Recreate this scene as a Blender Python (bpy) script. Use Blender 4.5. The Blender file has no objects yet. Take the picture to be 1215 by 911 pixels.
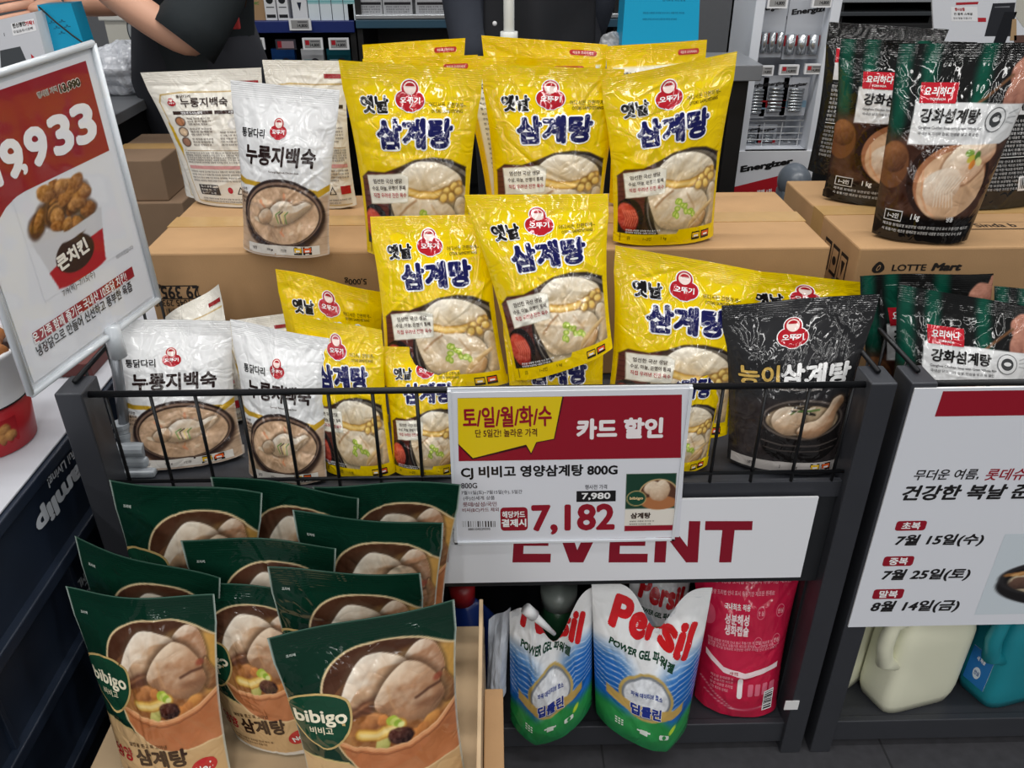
import bpy, bmesh, math, random
import numpy as np
from mathutils import Vector, Matrix
from mathutils.geometry import tessellate_polygon

# ------------------------------------------------------------------ camera, light, exposure
SC = bpy.context.scene
COL = SC.collection
FPX = 974.2
PITCH, YAW, ROLL = .5228, .0204, .0027
CAM = np.array([.5107, -.8514, 1.162])
_cy, _sy = math.cos(YAW), math.sin(YAW)
FW = np.array([_sy*math.cos(PITCH), _cy*math.cos(PITCH), -math.sin(PITCH)])
_r = np.array([_cy, -_sy, 0.]); _d = np.cross(FW, _r)
RT = math.cos(ROLL)*_r + math.sin(ROLL)*_d
DN = -math.sin(ROLL)*_r + math.cos(ROLL)*_d
cam = bpy.data.objects.new('camera', bpy.data.cameras.new('camera'))
COL.objects.link(cam)
cam.data.sensor_fit = 'HORIZONTAL'; cam.data.sensor_width = 36.
cam.data.lens = FPX/1215*36; cam.data.clip_start = .02
_m = Matrix.Identity(4)
for i in range(3):
    _m[i][0], _m[i][1], _m[i][2], _m[i][3] = RT[i], -DN[i], -FW[i], CAM[i]
cam.matrix_world = _m
SC.camera = cam
SC.view_settings.view_transform = 'Standard'; SC.view_settings.look = 'None'
SC.view_settings.gamma = 1.; SC.view_settings.use_curve_mapping = False
SC.view_settings.exposure = -0.12

world = bpy.data.worlds.new('store_air'); SC.world = world; world.use_nodes = True
bg = world.node_tree.nodes['Background']
bg.inputs[0].default_value = (.93, .97, 1., 1); bg.inputs[1].default_value = .11

def lamp(x, y, z, sx, sy, power, col=(1, .985, .96), rx=0.):
    l = bpy.data.lights.new('ceiling_strip_light', 'AREA'); l.shape = 'RECTANGLE'; l.size = sx; l.size_y = sy
    l.energy = power; l.color = col
    o = bpy.data.objects.new('ceiling_strip_light', l); COL.objects.link(o)
    o.location = (x, y, z); o.rotation_euler = (rx, 0, 0)
    return o
# LED battens of the shop ceiling, running along the aisle
lamp(.5, .45, 2.75, 3.6, .08, 44)
lamp(.5, -.45, 2.75, 3.6, .08, 22)
for _x in (-3.1, -1.3, .5, 2.3, 4.1): lamp(_x, -7.6, 2.75, .10, 12.6, 118)
lamp(.5, 1.9, 2.75, 4.4, .10, 24)
lamp(.5, 3.2, 2.75, 4.4, .10, 24)

# ------------------------------------------------------------------ pixel rays to points in the room
def ray(px, py): return FW + RT*(px-607.5)/FPX + DN*(py-455.5)/FPX
def on_z(px, py, z): d = ray(px, py); return CAM + d*(z-CAM[2])/d[2]
def on_y(px, py, y): d = ray(px, py); return CAM + d*(y-CAM[1])/d[1]
def on_x(px, py, x): d = ray(px, py); return CAM + d*(x-CAM[0])/d[0]
def project(P): v = np.asarray(P)-CAM; z = v@FW; return 607.5+FPX*(v@RT)/z, 455.5+FPX*(v@DN)/z

# ------------------------------------------------------------------ colour and materials
def lin(c):
    c = np.asarray(c, float)/255.
    return np.where(c <= .04045, c/12.92, ((c+.055)/1.055)**2.4)
_mats = {}
def mat(name, rgb, rough=.5, metal=0., spec=.5, noise=0., nscale=40., bump=0., bscale=200., trans=0., coat=0., alpha=1.):
    if name in _mats: return _mats[name]
    m = bpy.data.materials.new(name); m.use_nodes = True; nt = m.node_tree
    b = nt.nodes['Principled BSDF']; L = nt.links.new
    c = list(lin(rgb))+[1]
    b.inputs['Base Color'].default_value = c
    b.inputs['Roughness'].default_value = rough; b.inputs['Metallic'].default_value = metal
    b.inputs['Specular IOR Level'].default_value = spec; b.inputs['Coat Weight'].default_value = coat
    b.inputs['Transmission Weight'].default_value = trans; b.inputs['Alpha'].default_value = alpha
    if noise or bump:
        tc = nt.nodes.new('ShaderNodeTexCoord')
    if noise:
        n = nt.nodes.new('ShaderNodeTexNoise'); n.inputs['Scale'].default_value = nscale; n.inputs['Detail'].default_value = 6
        L(tc.outputs['Object'], n.inputs['Vector'])
        mx = nt.nodes.new('ShaderNodeMix'); mx.data_type = 'RGBA'
        mx.inputs[6].default_value = [x*(1-noise) for x in c[:3]]+[1]
        mx.inputs[7].default_value = [min(1, x*(1+noise)) for x in c[:3]]+[1]
        L(n.outputs['Fac'], mx.inputs[0]); L(mx.outputs[2], b.inputs['Base Color'])
    if bump:
        n2 = nt.nodes.new('ShaderNodeTexNoise'); n2.inputs['Scale'].default_value = bscale; n2.inputs['Detail'].default_value = 4
        L(tc.outputs['Object'], n2.inputs['Vector'])
        bp = nt.nodes.new('ShaderNodeBump'); bp.inputs['Strength'].default_value = bump; bp.inputs['Distance'].default_value = .002
        L(n2.outputs['Fac'], bp.inputs['Height']); L(bp.outputs[0], b.inputs['Normal'])
    _mats[name] = m
    return m
def clear_mat(name, gloss=.06):
    """thin clear pane: lets everything through, mirrors a little more at grazing angles"""
    m = bpy.data.materials.new(name); m.use_nodes = True; nt = m.node_tree; nt.nodes.remove(nt.nodes['Principled BSDF']); L = nt.links.new
    t = nt.nodes.new('ShaderNodeBsdfTransparent'); g = nt.nodes.new('ShaderNodeBsdfGlossy'); g.inputs['Roughness'].default_value = .05
    w = nt.nodes.new('ShaderNodeLayerWeight'); w.inputs['Blend'].default_value = .5; pw = nt.nodes.new('ShaderNodeMath'); pw.operation = 'POWER'; pw.inputs[1].default_value = 4.; L(w.outputs['Facing'], pw.inputs[0])
    f = nt.nodes.new('ShaderNodeMath'); f.operation = 'MULTIPLY_ADD'; f.inputs[1].default_value = .18; f.inputs[2].default_value = .03; L(pw.outputs[0], f.inputs[0]); x = nt.nodes.new('ShaderNodeMixShader')
    L(f.outputs[0], x.inputs[0]); L(t.outputs[0], x.inputs[1]); L(g.outputs[0], x.inputs[2]); L(x.outputs[0], nt.nodes['Material Output'].inputs[0])
    return m
def print_mat(name, rough=.5, spec=.5, film=0., coat=0., metal=0.):
    """Printed surface: ink colour from the print attribute, optional crinkled film relief and ribbed seal."""
    if name in _mats: return _mats[name]
    m = bpy.data.materials.new(name); m.use_nodes = True; nt = m.node_tree; L = nt.links.new
    b = nt.nodes['Principled BSDF']
    a = nt.nodes.new('ShaderNodeAttribute'); a.attribute_name = 'ink'
    L(a.outputs['Color'], b.inputs['Base Color'])
    b.inputs['Roughness'].default_value = rough; b.inputs['Specular IOR Level'].default_value = spec
    b.inputs['Coat Weight'].default_value = coat; b.inputs['Metallic'].default_value = metal
    if film:
        p = nt.nodes.new('ShaderNodeAttribute'); p.attribute_name = 'sheet'
        sep = nt.nodes.new('ShaderNodeSeparateXYZ'); L(p.outputs['Vector'], sep.inputs[0])
        cmb = nt.nodes.new('ShaderNodeCombineXYZ'); L(sep.outputs[0], cmb.inputs[0]); L(sep.outputs[1], cmb.inputs[1])
        n = nt.nodes.new('ShaderNodeTexNoise'); n.inputs['Scale'].default_value = .034; n.inputs['Detail'].default_value = 1.
        n.inputs['Distortion'].default_value = 1.2
        L(cmb.outputs[0], n.inputs['Vector'])
        s = nt.nodes.new('ShaderNodeMath'); s.operation = 'SUBTRACT'; s.inputs[1].default_value = .5; L(n.outputs['Fac'], s.inputs[0])
        ab = nt.nodes.new('ShaderNodeMath'); ab.operation = 'ABSOLUTE'; L(s.outputs[0], ab.inputs[0])
        rb = nt.nodes.new('ShaderNodeMath'); rb.operation = 'MULTIPLY'; rb.inputs[1].default_value = 2.2; L(sep.outputs[1], rb.inputs[0])
        sn = nt.nodes.new('ShaderNodeMath'); sn.operation = 'SINE'; L(rb.outputs[0], sn.inputs[0])
        rm = nt.nodes.new('ShaderNodeMath'); rm.operation = 'MULTIPLY'; L(sn.outputs[0], rm.inputs[0]); L(sep.outputs[2], rm.inputs[1])
        r2 = nt.nodes.new('ShaderNodeMath'); r2.operation = 'MULTIPLY'; r2.inputs[1].default_value = .032; L(rm.outputs[0], r2.inputs[0])
        ad = nt.nodes.new('ShaderNodeMath'); ad.operation = 'ADD'; L(ab.outputs[0], ad.inputs[0]); L(r2.outputs[0], ad.inputs[1])
        bp = nt.nodes.new('ShaderNodeBump'); bp.inputs['Strength'].default_value = film; bp.inputs['Distance'].default_value = .006
        L(ad.outputs[0], bp.inputs['Height']); L(bp.outputs[0], b.inputs['Normal'])
    _mats[name] = m
    return m
FILM = print_mat('printed_glossy_film', .085, .58, film=.35)
FILM_WHITE = print_mat('printed_pearl_film', .12, .55, film=.42)
PAPER = print_mat('printed_paper', .5, .3)
GLOSSPAPER = print_mat('printed_sheet_behind_plastic', .22, .5)
PLASTIC_PRINT = print_mat('printed_moulded_plastic', .4, .4)

# ------------------------------------------------------------------ objects
def tag(o, label, cat, group=None, kind=None):
    o['label'] = label; o['category'] = cat
    if group: o['group'] = group
    if kind: o['kind'] = kind
    return o
def link(name, me, parent=None, m=None):
    o = bpy.data.objects.new(name, me); COL.objects.link(o)
    if m is not None and me is not None and not me.materials: me.materials.append(m)
    if parent is not None:
        o.parent = parent
        o.matrix_parent_inverse = parent.matrix_basis.inverted()
    return o
def empty(name, loc, label, cat, group=None, kind=None):
    o = bpy.data.objects.new(name, None); COL.objects.link(o); o.location = loc; o.empty_display_size = .02
    return tag(o, label, cat, group, kind)
class B:
    """collects shapes into one bmesh"""
    def __init__(s): s.bm = bmesh.new()
    def box(s, x0, x1, y0, y1, z0, z1, bev=0., M=None):
        r = bmesh.ops.create_cube(s.bm, size=1.)
        vs = r['verts']
        bmesh.ops.scale(s.bm, verts=vs, vec=(x1-x0, y1-y0, z1-z0))
        bmesh.ops.translate(s.bm, verts=vs, vec=((x0+x1)/2, (y0+y1)/2, (z0+z1)/2))
        if bev:
            es = list({e for v in vs for e in v.link_edges})
            r = bmesh.ops.bevel(s.bm, geom=es, offset=bev, segments=2, affect='EDGES', profile=.5)
            vs = list({v for f in r['faces'] for v in f.verts} | {v for v in vs if v.is_valid})
        if M is not None: bmesh.ops.transform(s.bm, matrix=M, verts=vs)
        return s
    def tube(s, pts, r, seg=10, cap=True):
        pts = [Vector(p) for p in pts]; rs = r if isinstance(r, (list, tuple)) else [r]*len(pts)
        rings = []; prev = None
        for i, p in enumerate(pts):
            t = (pts[min(i+1, len(pts)-1)]-pts[max(i-1, 0)]).normalized()
            a = prev if prev is not None else (Vector((0, 0, 1)) if abs(t.z) < .9 else Vector((1, 0, 0)))
            x = (a - t*a.dot(t)).normalized(); y = t.cross(x); prev = x
            rings.append([s.bm.verts.new(p+(x*math.cos(k*2*math.pi/seg)+y*math.sin(k*2*math.pi/seg))*rs[i]) for k in range(seg)])
        for a, b in zip(rings, rings[1:]):
            for k in range(seg): s.bm.faces.new((a[k], a[(k+1) % seg], b[(k+1) % seg], b[k]))
        if cap:
            s.bm.faces.new(rings[0][::-1]); s.bm.faces.new(rings[-1])
        return s
    def loft(s, rings, cap=True):
        R = [[s.bm.verts.new(p) for p in r] for r in rings]; n = len(R[0])
        for a, b in zip(R, R[1:]):
            for k in range(n): s.bm.faces.new((a[k], a[(k+1) % n], b[(k+1) % n], b[k]))
        if cap: s.bm.faces.new(R[0][::-1]); s.bm.faces.new(R[-1])
        return s
    def ball(s, c, rx, ry, rz, seg=16, M=None):
        r = bmesh.ops.create_uvsphere(s.bm, u_segments=seg, v_segments=max(6, seg//2+2), radius=1.)
        bmesh.ops.scale(s.bm, verts=r['verts'], vec=(rx, ry, rz))
        if M is not None: bmesh.ops.transform(s.bm, matrix=M, verts=r['verts'])
        bmesh.ops.translate(s.bm, verts=r['verts'], vec=c)
        return s
    def done(s, name, m, parent=None, smooth=False):
        bmesh.ops.recalc_face_normals(s.bm, faces=s.bm.faces)
        me = bpy.data.meshes.new(name); s.bm.to_mesh(me); s.bm.free()
        if smooth: me.polygons.foreach_set('use_smooth', [True]*len(me.polygons))
        return link(name, me, parent, m)

# ------------------------------------------------------------------ printed artwork
_rng0 = np.random.default_rng(7)
_lat = _rng0.random((64, 64))
def fnoise(X, Y, scale, seed=0, octv=3):
    out = 0.; amp = 1.; tot = 0.
    for o in range(octv):
        x = X/scale+seed*7.3+o*3.1; y = Y/scale+seed*3.7+o*5.9
        xi = np.floor(x).astype(int); yi = np.floor(y).astype(int); fx = x-xi; fy = y-yi
        fx = fx*fx*(3-2*fx); fy = fy*fy*(3-2*fy)
        g = lambda a, b: _lat[(yi+b) % 64, (xi+a) % 64]
        out = out+amp*((g(0, 0)*(1-fx)+g(1, 0)*fx)*(1-fy)+(g(0, 1)*(1-fx)+g(1, 1)*fx)*fy)
        tot += amp; amp *= .5; scale /= 2.
    return out/tot
def smooth(e0, e1, x):
    t = np.clip((x-e0)/(e1-e0), 0, 1); return t*t*(3-2*t)
_txtcache = {}
def glyphs(s, bold=0., sp=1.):
    k = (s, bold, sp)
    if k not in _txtcache:
        c = bpy.data.curves.new('t', 'FONT'); c.body = s; c.size = 1; c.resolution_u = 3; c.space_character = sp
        o = bpy.data.objects.new('t', c); COL.objects.link(o)
        bpy.context.view_layer.update()
        me = bpy.data.meshes.new_from_object(o.evaluated_get(bpy.context.evaluated_depsgraph_get()))
        v = np.empty(len(me.vertices)*3); me.vertices.foreach_get('co', v); v = v.reshape(-1, 3)[:, :2].copy()
        f = [tuple(p.vertices) for p in me.polygons]
        bpy.data.objects.remove(o); bpy.data.curves.remove(c); bpy.data.meshes.remove(me)
        if len(v):
            lo, hi = v.min(0), v.max(0); v -= (lo+hi)/2
            if bold > .008:        # heavier stroke: the same outline laid around its own edge
                n = 6 if bold < .035 else 8 if bold < .075 else 12; m = len(v); V, F = [], []
                for i in range(n):
                    V.append(np.concatenate([v+bold*np.array([math.cos(2*math.pi*i/n), math.sin(2*math.pi*i/n)]), np.full((m, 1), .06*i)], 1)); F += [tuple(q+m*i for q in p) for p in f]
                v, f = np.concatenate(V), F
            else: v = np.concatenate([v, np.zeros((len(v), 1))], 1)
        _txtcache[k] = (v, f)
    return _txtcache[k]
def cut(v, f, step):
    """slice flat faces along a grid so that they can follow a curved sheet"""
    bm = bmesh.new(); vs = [bm.verts.new((p[0], p[1], p[2] if len(p) > 2 else 0)) for p in v]
    for q in f:
        try: bm.faces.new([vs[i] for i in q])
        except ValueError: pass
    v = np.asarray(v); lo, hi = v.min(0), v.max(0)
    for ax in (0, 1):
        x = math.floor(lo[ax]/step)*step+step
        while x < hi[ax]:
            co = [0, 0, 0]; no = [0, 0, 0]; co[ax] = x; no[ax] = 1
            bmesh.ops.bisect_plane(bm, geom=bm.verts[:]+bm.edges[:]+bm.faces[:], plane_co=co, plane_no=no, dist=1e-5)
            x += step
    bm.verts.index_update()
    V = np.array([tuple(p.co) for p in bm.verts]); F = [tuple(p.index for p in q.verts) for q in bm.faces]
    bm.free()
    return V, F
def circ(cx, cy, rx, ry=None, n=28, rot=0., a0=0., a1=2*math.pi):
    ry = rx if ry is None else ry; out = []
    for k in range(n):
        a = a0+(a1-a0)*k/(n if abs(a1-a0) > 6.28 else n-1)
        x, y = rx*math.cos(a), ry*math.sin(a)
        out.append((cx+x*math.cos(rot)-y*math.sin(rot), cy+x*math.sin(rot)+y*math.cos(rot)))
    return out
def catmull(pts, n=8, closed=True):
    P = [np.array(p, float) for p in pts]; out = []; N = len(P)
    for i in range(N if closed else N-1):
        g = (lambda k: P[k % N]) if closed else (lambda k: P[min(max(k, 0), N-1)])
        p0, p1, p2, p3 = g(i-1), g(i), g(i+1), g(i+2)
        for k in range(n):
            t = k/n
            out.append(tuple(.5*((2*p1)+(-p0+p2)*t+(2*p0-5*p1+4*p2-p3)*t*t+(-p0+3*p1-3*p2+p3)*t**3)))
    if not closed: out.append(tuple(P[-1]))
    return out
class Art:
    """a printed sheet W x H millimetres: an ink grid plus crisp cut shapes and lettering; u runs right, v runs down (0..1)"""
    def __init__(s, W, H, base=(255, 255, 255), pitch=0., step=7.):
        s.W, s.H, s.step = W, H, step
        s.nu = max(1, int(W/pitch)) if pitch else 1; s.nv = max(1, int(H/pitch)) if pitch else 1
        s.X, s.Y = np.meshgrid(np.linspace(0, W, s.nu+1), np.linspace(0, H, s.nv+1))
        s.soft = max(.35, pitch*.6)
        s.C = np.ones(s.X.shape+(3,))*np.array(base, float)
        s.dec = []      # (verts, faces, cols, layer)
    def xy(s, u, v): return u*s.W, (1-v)*s.H
    # -- ink grid
    def ink(s, mask, col):
        col = np.asarray(col, float)
        s.C = s.C*(1-mask[..., None])+col*mask[..., None]
    def noise(s, sc, seed=0, o=3): return fnoise(s.X, s.Y, sc, seed, o)
    def m_ell(s, u, v, rx, ry, rot=0., soft=None):
        cx, cy = s.xy(u, v); dx, dy = s.X-cx, s.Y-cy; c, q = math.cos(rot), math.sin(rot)
        a, b = (dx*c+dy*q)/rx, (-dx*q+dy*c)/ry
        d = (np.sqrt(a*a+b*b)-1)*min(rx, ry); k = soft or s.soft
        return 1-smooth(-k, k, d)
    def m_poly(s, uv, soft=None):
        P = np.array([s.xy(*p) for p in uv]); X, Y = s.X, s.Y
        d = np.full(X.shape, 1e9); ins = np.zeros(X.shape, bool); n = len(P)
        for i in range(n):
            a, b = P[i], P[(i+1) % n]; e = b-a; L = e@e+1e-9
            t = np.clip(((X-a[0])*e[0]+(Y-a[1])*e[1])/L, 0, 1)
            d = np.minimum(d, np.hypot(X-a[0]-t*e[0], Y-a[1]-t*e[1]))
            c = ((a[1] > Y) != (b[1] > Y)) & (X < (b[0]-a[0])*(Y-a[1])/((b[1]-a[1]) or 1e-9)+a[0])
            ins ^= c
        k = soft or s.soft
        return 1-smooth(-k, k, np.where(ins, -d, d))
    def m_line(s, uv, w, soft=None):
        P = np.array([s.xy(*p) for p in uv]); d = np.full(s.X.shape, 1e9)
        for a, b in zip(P, P[1:]):
            e = b-a; t = np.clip(((s.X-a[0])*e[0]+(s.Y-a[1])*e[1])/(e@e+1e-9), 0, 1)
            d = np.minimum(d, np.hypot(s.X-a[0]-t*e[0], s.Y-a[1]-t*e[1]))
        k = soft or s.soft
        return 1-smooth(w/2-k, w/2+k, d)
    def ell(s, u, v, rx, ry, col, rot=0., a=1., soft=None): s.ink(s.m_ell(u, v, rx, ry, rot, soft)*a, col)
    def poly(s, uv, col, a=1., soft=None): s.ink(s.m_poly(uv, soft)*a, col)
    def line(s, uv, w, col, a=1., soft=None): s.ink(s.m_line(uv, w, soft)*a, col)
    def mottle(s, mask, amt, sc, seed=0):
        n = (s.noise(sc, seed)-.5)*2*amt; s.C = np.clip(s.C+(n*mask)[..., None]*np.array([1, 1, 1.]), 0, 255)
    def meat(s, u, v, rx, ry, hi, lo, rot=0., seed=0, lx=-.35, ly=.75, tex=16, clip=None, out=None):
        """a printed food photograph: one rounded morsel with the tones of the photo"""
        cx, cy = s.xy(u, v); dx, dy = s.X-cx, s.Y-cy; c, q = math.cos(rot), math.sin(rot)
        wob = (s.noise(max(rx, ry)*.7, seed+3, 2)-.5)*.22
        a, b = (dx*c+dy*q)/rx, (-dx*q+dy*c)/ry; r = np.sqrt(a*a+b*b)+wob
        nx, ny = (a*c-b*q), (a*q+b*c)
        sh = np.clip(.52+.5*(nx*lx+ny*ly)+.18*(1-r*r)+(s.noise(9, seed)-.5)*.35, 0, 1)
        m = 1-smooth(1-1.6/min(rx, ry), 1+1.2/min(rx, ry), r)
        if clip is not None: m = m*clip
        if out is not None:
            mo = (1-smooth(1, 1+5./min(rx, ry), r))*.65
            s.ink(mo*(clip if clip is not None else 1), out)
        sh = sh[..., None]; col = np.array(lo, float)*(1-sh)+np.array(hi, float)*sh
        col = col+((s.noise(3.2, seed+5, 2)-.5)*tex)[..., None]
        s.C = s.C*(1-m[..., None])+np.clip(col, 0, 255)*m[..., None]
    def flesh(s, uv, R, hi, lo, seed=0, lx=-.45, ly=.8, mid=.60, clip=None, rimc=None, bump=.10, tex=10):
        """printed photo of a plump shape with the given outline"""
        pts = catmull(uv, 6); P = np.array([s.xy(*p) for p in pts]); X, Y = s.X, s.Y
        d = np.full(X.shape, 1e9); ins = np.zeros(X.shape, bool)
        for i in range(len(P)):
            a, b = P[i], P[(i+1) % len(P)]; e = b-a; t = np.clip(((X-a[0])*e[0]+(Y-a[1])*e[1])/(e@e+1e-9), 0, 1)
            d = np.minimum(d, np.hypot(X-a[0]-t*e[0], Y-a[1]-t*e[1]))
            ins ^= ((a[1] > Y) != (b[1] > Y)) & (X < (b[0]-a[0])*(Y-a[1])/((b[1]-a[1]) or 1e-9)+a[0])
        sd = np.where(ins, d, -d); q = np.clip(sd/R, 0, 1)
        h = R*np.sqrt(1-(1-q)**2)*.8+R*bump*3*(s.noise(R*.9, seed, 3)-.5)
        gy, gx = np.gradient(h, s.Y[1, 0]-s.Y[0, 0], s.X[0, 1]-s.X[0, 0])
        sh = mid+.34*(-(gx*lx+gy*ly))/np.sqrt(1+gx*gx+gy*gy)*1.25+.10*(q-.5)
        sh = np.clip(sh, 0, 1)[..., None]; lo, hi = np.array(lo, float), np.array(hi, float)
        col = np.where(sh < .5, lo*.62*(1-sh*2)+lo*sh*2, lo*(2-sh*2)+hi*(sh*2-1))+((s.noise(2.6, seed+5, 2)-.5)*tex)[..., None]
        m = smooth(-s.soft, s.soft, sd); ao = smooth(-R*.35, 0, sd)*(1-m)*.6
        if clip is not None: m = m*clip; ao = ao*clip
        s.ink(ao, np.array(rimc if rimc is not None else lo*.45)); s.C = s.C*(1-m[..., None])+np.clip(col, 0, 255)*m[..., None]
    # -- cut shapes
    def add(s, v, f, col, layer):
        v = np.asarray(v, float)
        if s.step: v, f = cut(v, f, s.step)
        z = v[:, 2] if v.shape[1] > 2 else np.zeros(len(v))
        s.dec.append((v[:, :2], f, np.tile(np.array(col, float), (len(v), 1)), layer+z))
    def shape(s, mm, col, layer=1):
        f = tessellate_polygon([[Vector((p[0], p[1], 0)) for p in mm]])
        s.add(mm, f, col, layer)
    def shp(s, uv, col, layer=1): s.shape([s.xy(*p) for p in uv], col, layer)
    def rect(s, u0, v0, u1, v1, col, layer=1): s.shp([(u0, v1), (u1, v1), (u1, v0), (u0, v0)], col, layer)
    def rrect(s, u0, v0, u1, v1, r, col, layer=1):
        x0, y1 = s.xy(u0, v0); x1, y0 = s.xy(u1, v1); p = []
        for cx, cy, a in ((x1-r, y1-r, 0), (x0+r, y1-r, 1), (x0+r, y0+r, 2), (x1-r, y0+r, 3)):
            p += [(cx+r*math.cos((a+k/4)*math.pi/2), cy+r*math.sin((a+k/4)*math.pi/2)) for k in range(5)]
        s.shape(p, col, layer)
    def txt(s, t, u, v, h, col, w=None, bold=.02, rot=0., shear=0., layer=2, outline=None, ow=.045, sp=1., align='c'):
        passes = ([(outline, bold+ow, layer)] if outline is not None else []) + [(col, bold, layer+(1 if outline is not None else 0))]
        v0, _ = glyphs(t, bold, sp)
        if not len(v0): return
        sz = v0.max(0)-v0.min(0); k = h/sz[1]; kx = w/sz[0] if w else k
        cx, cy = s.xy(u, v)
        if align == 'l': cx += sz[0]*kx/2*math.cos(rot); cy += sz[0]*kx/2*math.sin(rot)
        if align == 'r': cx -= sz[0]*kx/2*math.cos(rot); cy -= sz[0]*kx/2*math.sin(rot)
        for cl, b, ly in passes:
            g, f = glyphs(t, b, sp)
            p = g[:, :2]*np.array([kx, k]); p = np.stack([p[:, 0]+shear*p[:, 1], p[:, 1]], 1)
            c, q = math.cos(rot), math.sin(rot)
            s.add(np.stack([cx+p[:, 0]*c-p[:, 1]*q, cy+p[:, 0]*q+p[:, 1]*c, g[:, 2]], 1), f, cl, ly)
    def patch(s, art, u0, v0, u1, v1, layer=1):
        """another printed sheet laid into this one"""
        x0, y1 = s.xy(u0, v0); x1, y0 = s.xy(u1, v1)
        X = x0+art.X/art.W*(x1-x0); Y = y0+art.Y/art.H*(y1-y0); nu, nv = art.nu+1, art.nv+1
        f = [(j*nu+i, j*nu+i+1, (j+1)*nu+i+1, (j+1)*nu+i) for j in range(nv-1) for i in range(nu-1)]
        s.dec.append((np.stack([X.ravel(), Y.ravel()], 1), f, art.C.reshape(-1, 3), np.full(X.size, float(layer))))
        for dv, df, dc, dl in art.dec:
            s.dec.append((np.stack([x0+dv[:, 0]/art.W*(x1-x0), y0+dv[:, 1]/art.H*(y1-y0)], 1), df, dc, layer+dl))
def fill_mesh(name, V, F, inkc, sheet=None, smooth_=True):
    me = bpy.data.meshes.new(name)
    V = np.asarray(V, np.float32); n = len(V)
    lens = np.array([len(q) for q in F], np.int32); idx = np.fromiter((i for q in F for i in q), np.int32, int(lens.sum()))
    me.vertices.add(n); me.vertices.foreach_set('co', V.ravel())
    me.loops.add(len(idx)); me.loops.foreach_set('vertex_index', idx)
    me.polygons.add(len(lens)); st = np.zeros(len(lens), np.int32); st[1:] = np.cumsum(lens)[:-1]
    me.polygons.foreach_set('loop_start', st)
    me.polygons.foreach_set('use_smooth', np.full(len(lens), smooth_))
    me.update(calc_edges=True)
    a = me.attributes.new('ink', 'FLOAT_COLOR', 'POINT')
    a.data.foreach_set('color', np.concatenate([lin(inkc), np.ones((n, 1))], 1).astype(np.float32).ravel())
    if sheet is not None:
        a = me.attributes.new('sheet', 'FLOAT_VECTOR', 'POINT'); a.data.foreach_set('vector', np.asarray(sheet, np.float32).ravel())
    me.validate()
    return me
def grid_faces(nv, nu, off=0, flip=False):
    j, i = np.meshgrid(np.arange(nv-1), np.arange(nu-1), indexing='ij'); a = (j*nu+i).ravel()+off
    q = np.stack([a, a+1, a+nu+1, a+nu], 1)
    if flip: q = q[:, ::-1]
    return [tuple(r) for r in q.tolist()]
def board(name, art, TL, TR, BR, BL, thick, m, parent=None, edge=(235, 236, 238), lift=.25, curl=0.):
    """a flat printed sheet of real thickness"""
    TL, TR, BR, BL = [np.asarray(p, float) for p in (TL, TR, BR, BL)]
    n = np.cross(TR-TL+BR-BL, TL-BL+TR-BR); n /= np.linalg.norm(n)
    def M(x, y, off):
        u, v = (x/art.W)[:, None], (y/art.H)[:, None]
        return BL*(1-u)*(1-v)+BR*u*(1-v)+TL*(1-u)*v+TR*u*v+n*(np.asarray(off).reshape(-1, 1)*.001)
    X, Y = art.X.ravel(), art.Y.ravel()
    V = [M(X, Y, np.zeros(len(X)))]; F = grid_faces(art.nv+1, art.nu+1); Cc = [art.C.reshape(-1, 3)]
    cnt = len(X)
    for dv, df, dc, dl in art.dec:
        V.append(M(dv[:, 0], dv[:, 1], lift*dl)); Cc.append(dc)
        F += [tuple(i+cnt for i in q) for q in df]; cnt += len(dv)
    q = np.array([BL, BR, TR, TL]); V += [q, q-n*thick]; Cc.append(np.tile(np.array(edge, float), (8, 1)))
    o = cnt
    F += [(o+7, o+6, o+5, o+4)]+[(o+4+k, o+4+(k+1) % 4, o+(k+1) % 4, o+k) for k in range(4)]
    me = fill_mesh(name, np.concatenate(V), F, np.concatenate(Cc), smooth_=False)
    return link(name, me, parent, m)
# ------------------------------------------------------------------ pouches
def creases(X, Y, W, H, n, amp, rng):
    h = np.zeros(X.shape)
    for _ in range(n):
        px, py = rng.uniform(.02, .98)*W, rng.uniform(.03, .93)*H
        th = rng.normal(math.pi/2, .75) if rng.random() < .7 else rng.uniform(0, math.pi)
        L, w = rng.uniform(22, 105), rng.uniform(4, 15)
        c, q = math.cos(th), math.sin(th); a = (X-px)*c+(Y-py)*q; d = -(X-px)*q+(Y-py)*c+.0025*a*a*rng.uniform(-1, 1)
        h += amp*rng.choice([-1, 1])*rng.uniform(.4, 1)*np.maximum(0, 1-np.abs(d)/w)*np.maximum(0, 1-(a/L)**2)
    # a patch of sharp crumples where the bulge meets the flat sheet
    cx, cy = rng.uniform(.3, .75)*W, rng.uniform(.42, .66)*H
    for _ in range(16):
        px, py = cx+rng.normal(0, .17)*W, cy+rng.normal(0, .10)*H; th = rng.normal(math.pi/2, .55); L, w = rng.uniform(9, 34), rng.uniform(2.2, 4.6)
        c, q = math.cos(th), math.sin(th); a = (X-px)*c+(Y-py)*q; d = -(X-px)*q+(Y-py)*c
        h += amp*.55*rng.choice([-1, 1])*np.maximum(0, 1-np.abs(d)/w)*np.maximum(0, 1-(a/L)**2)
    return h
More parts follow.
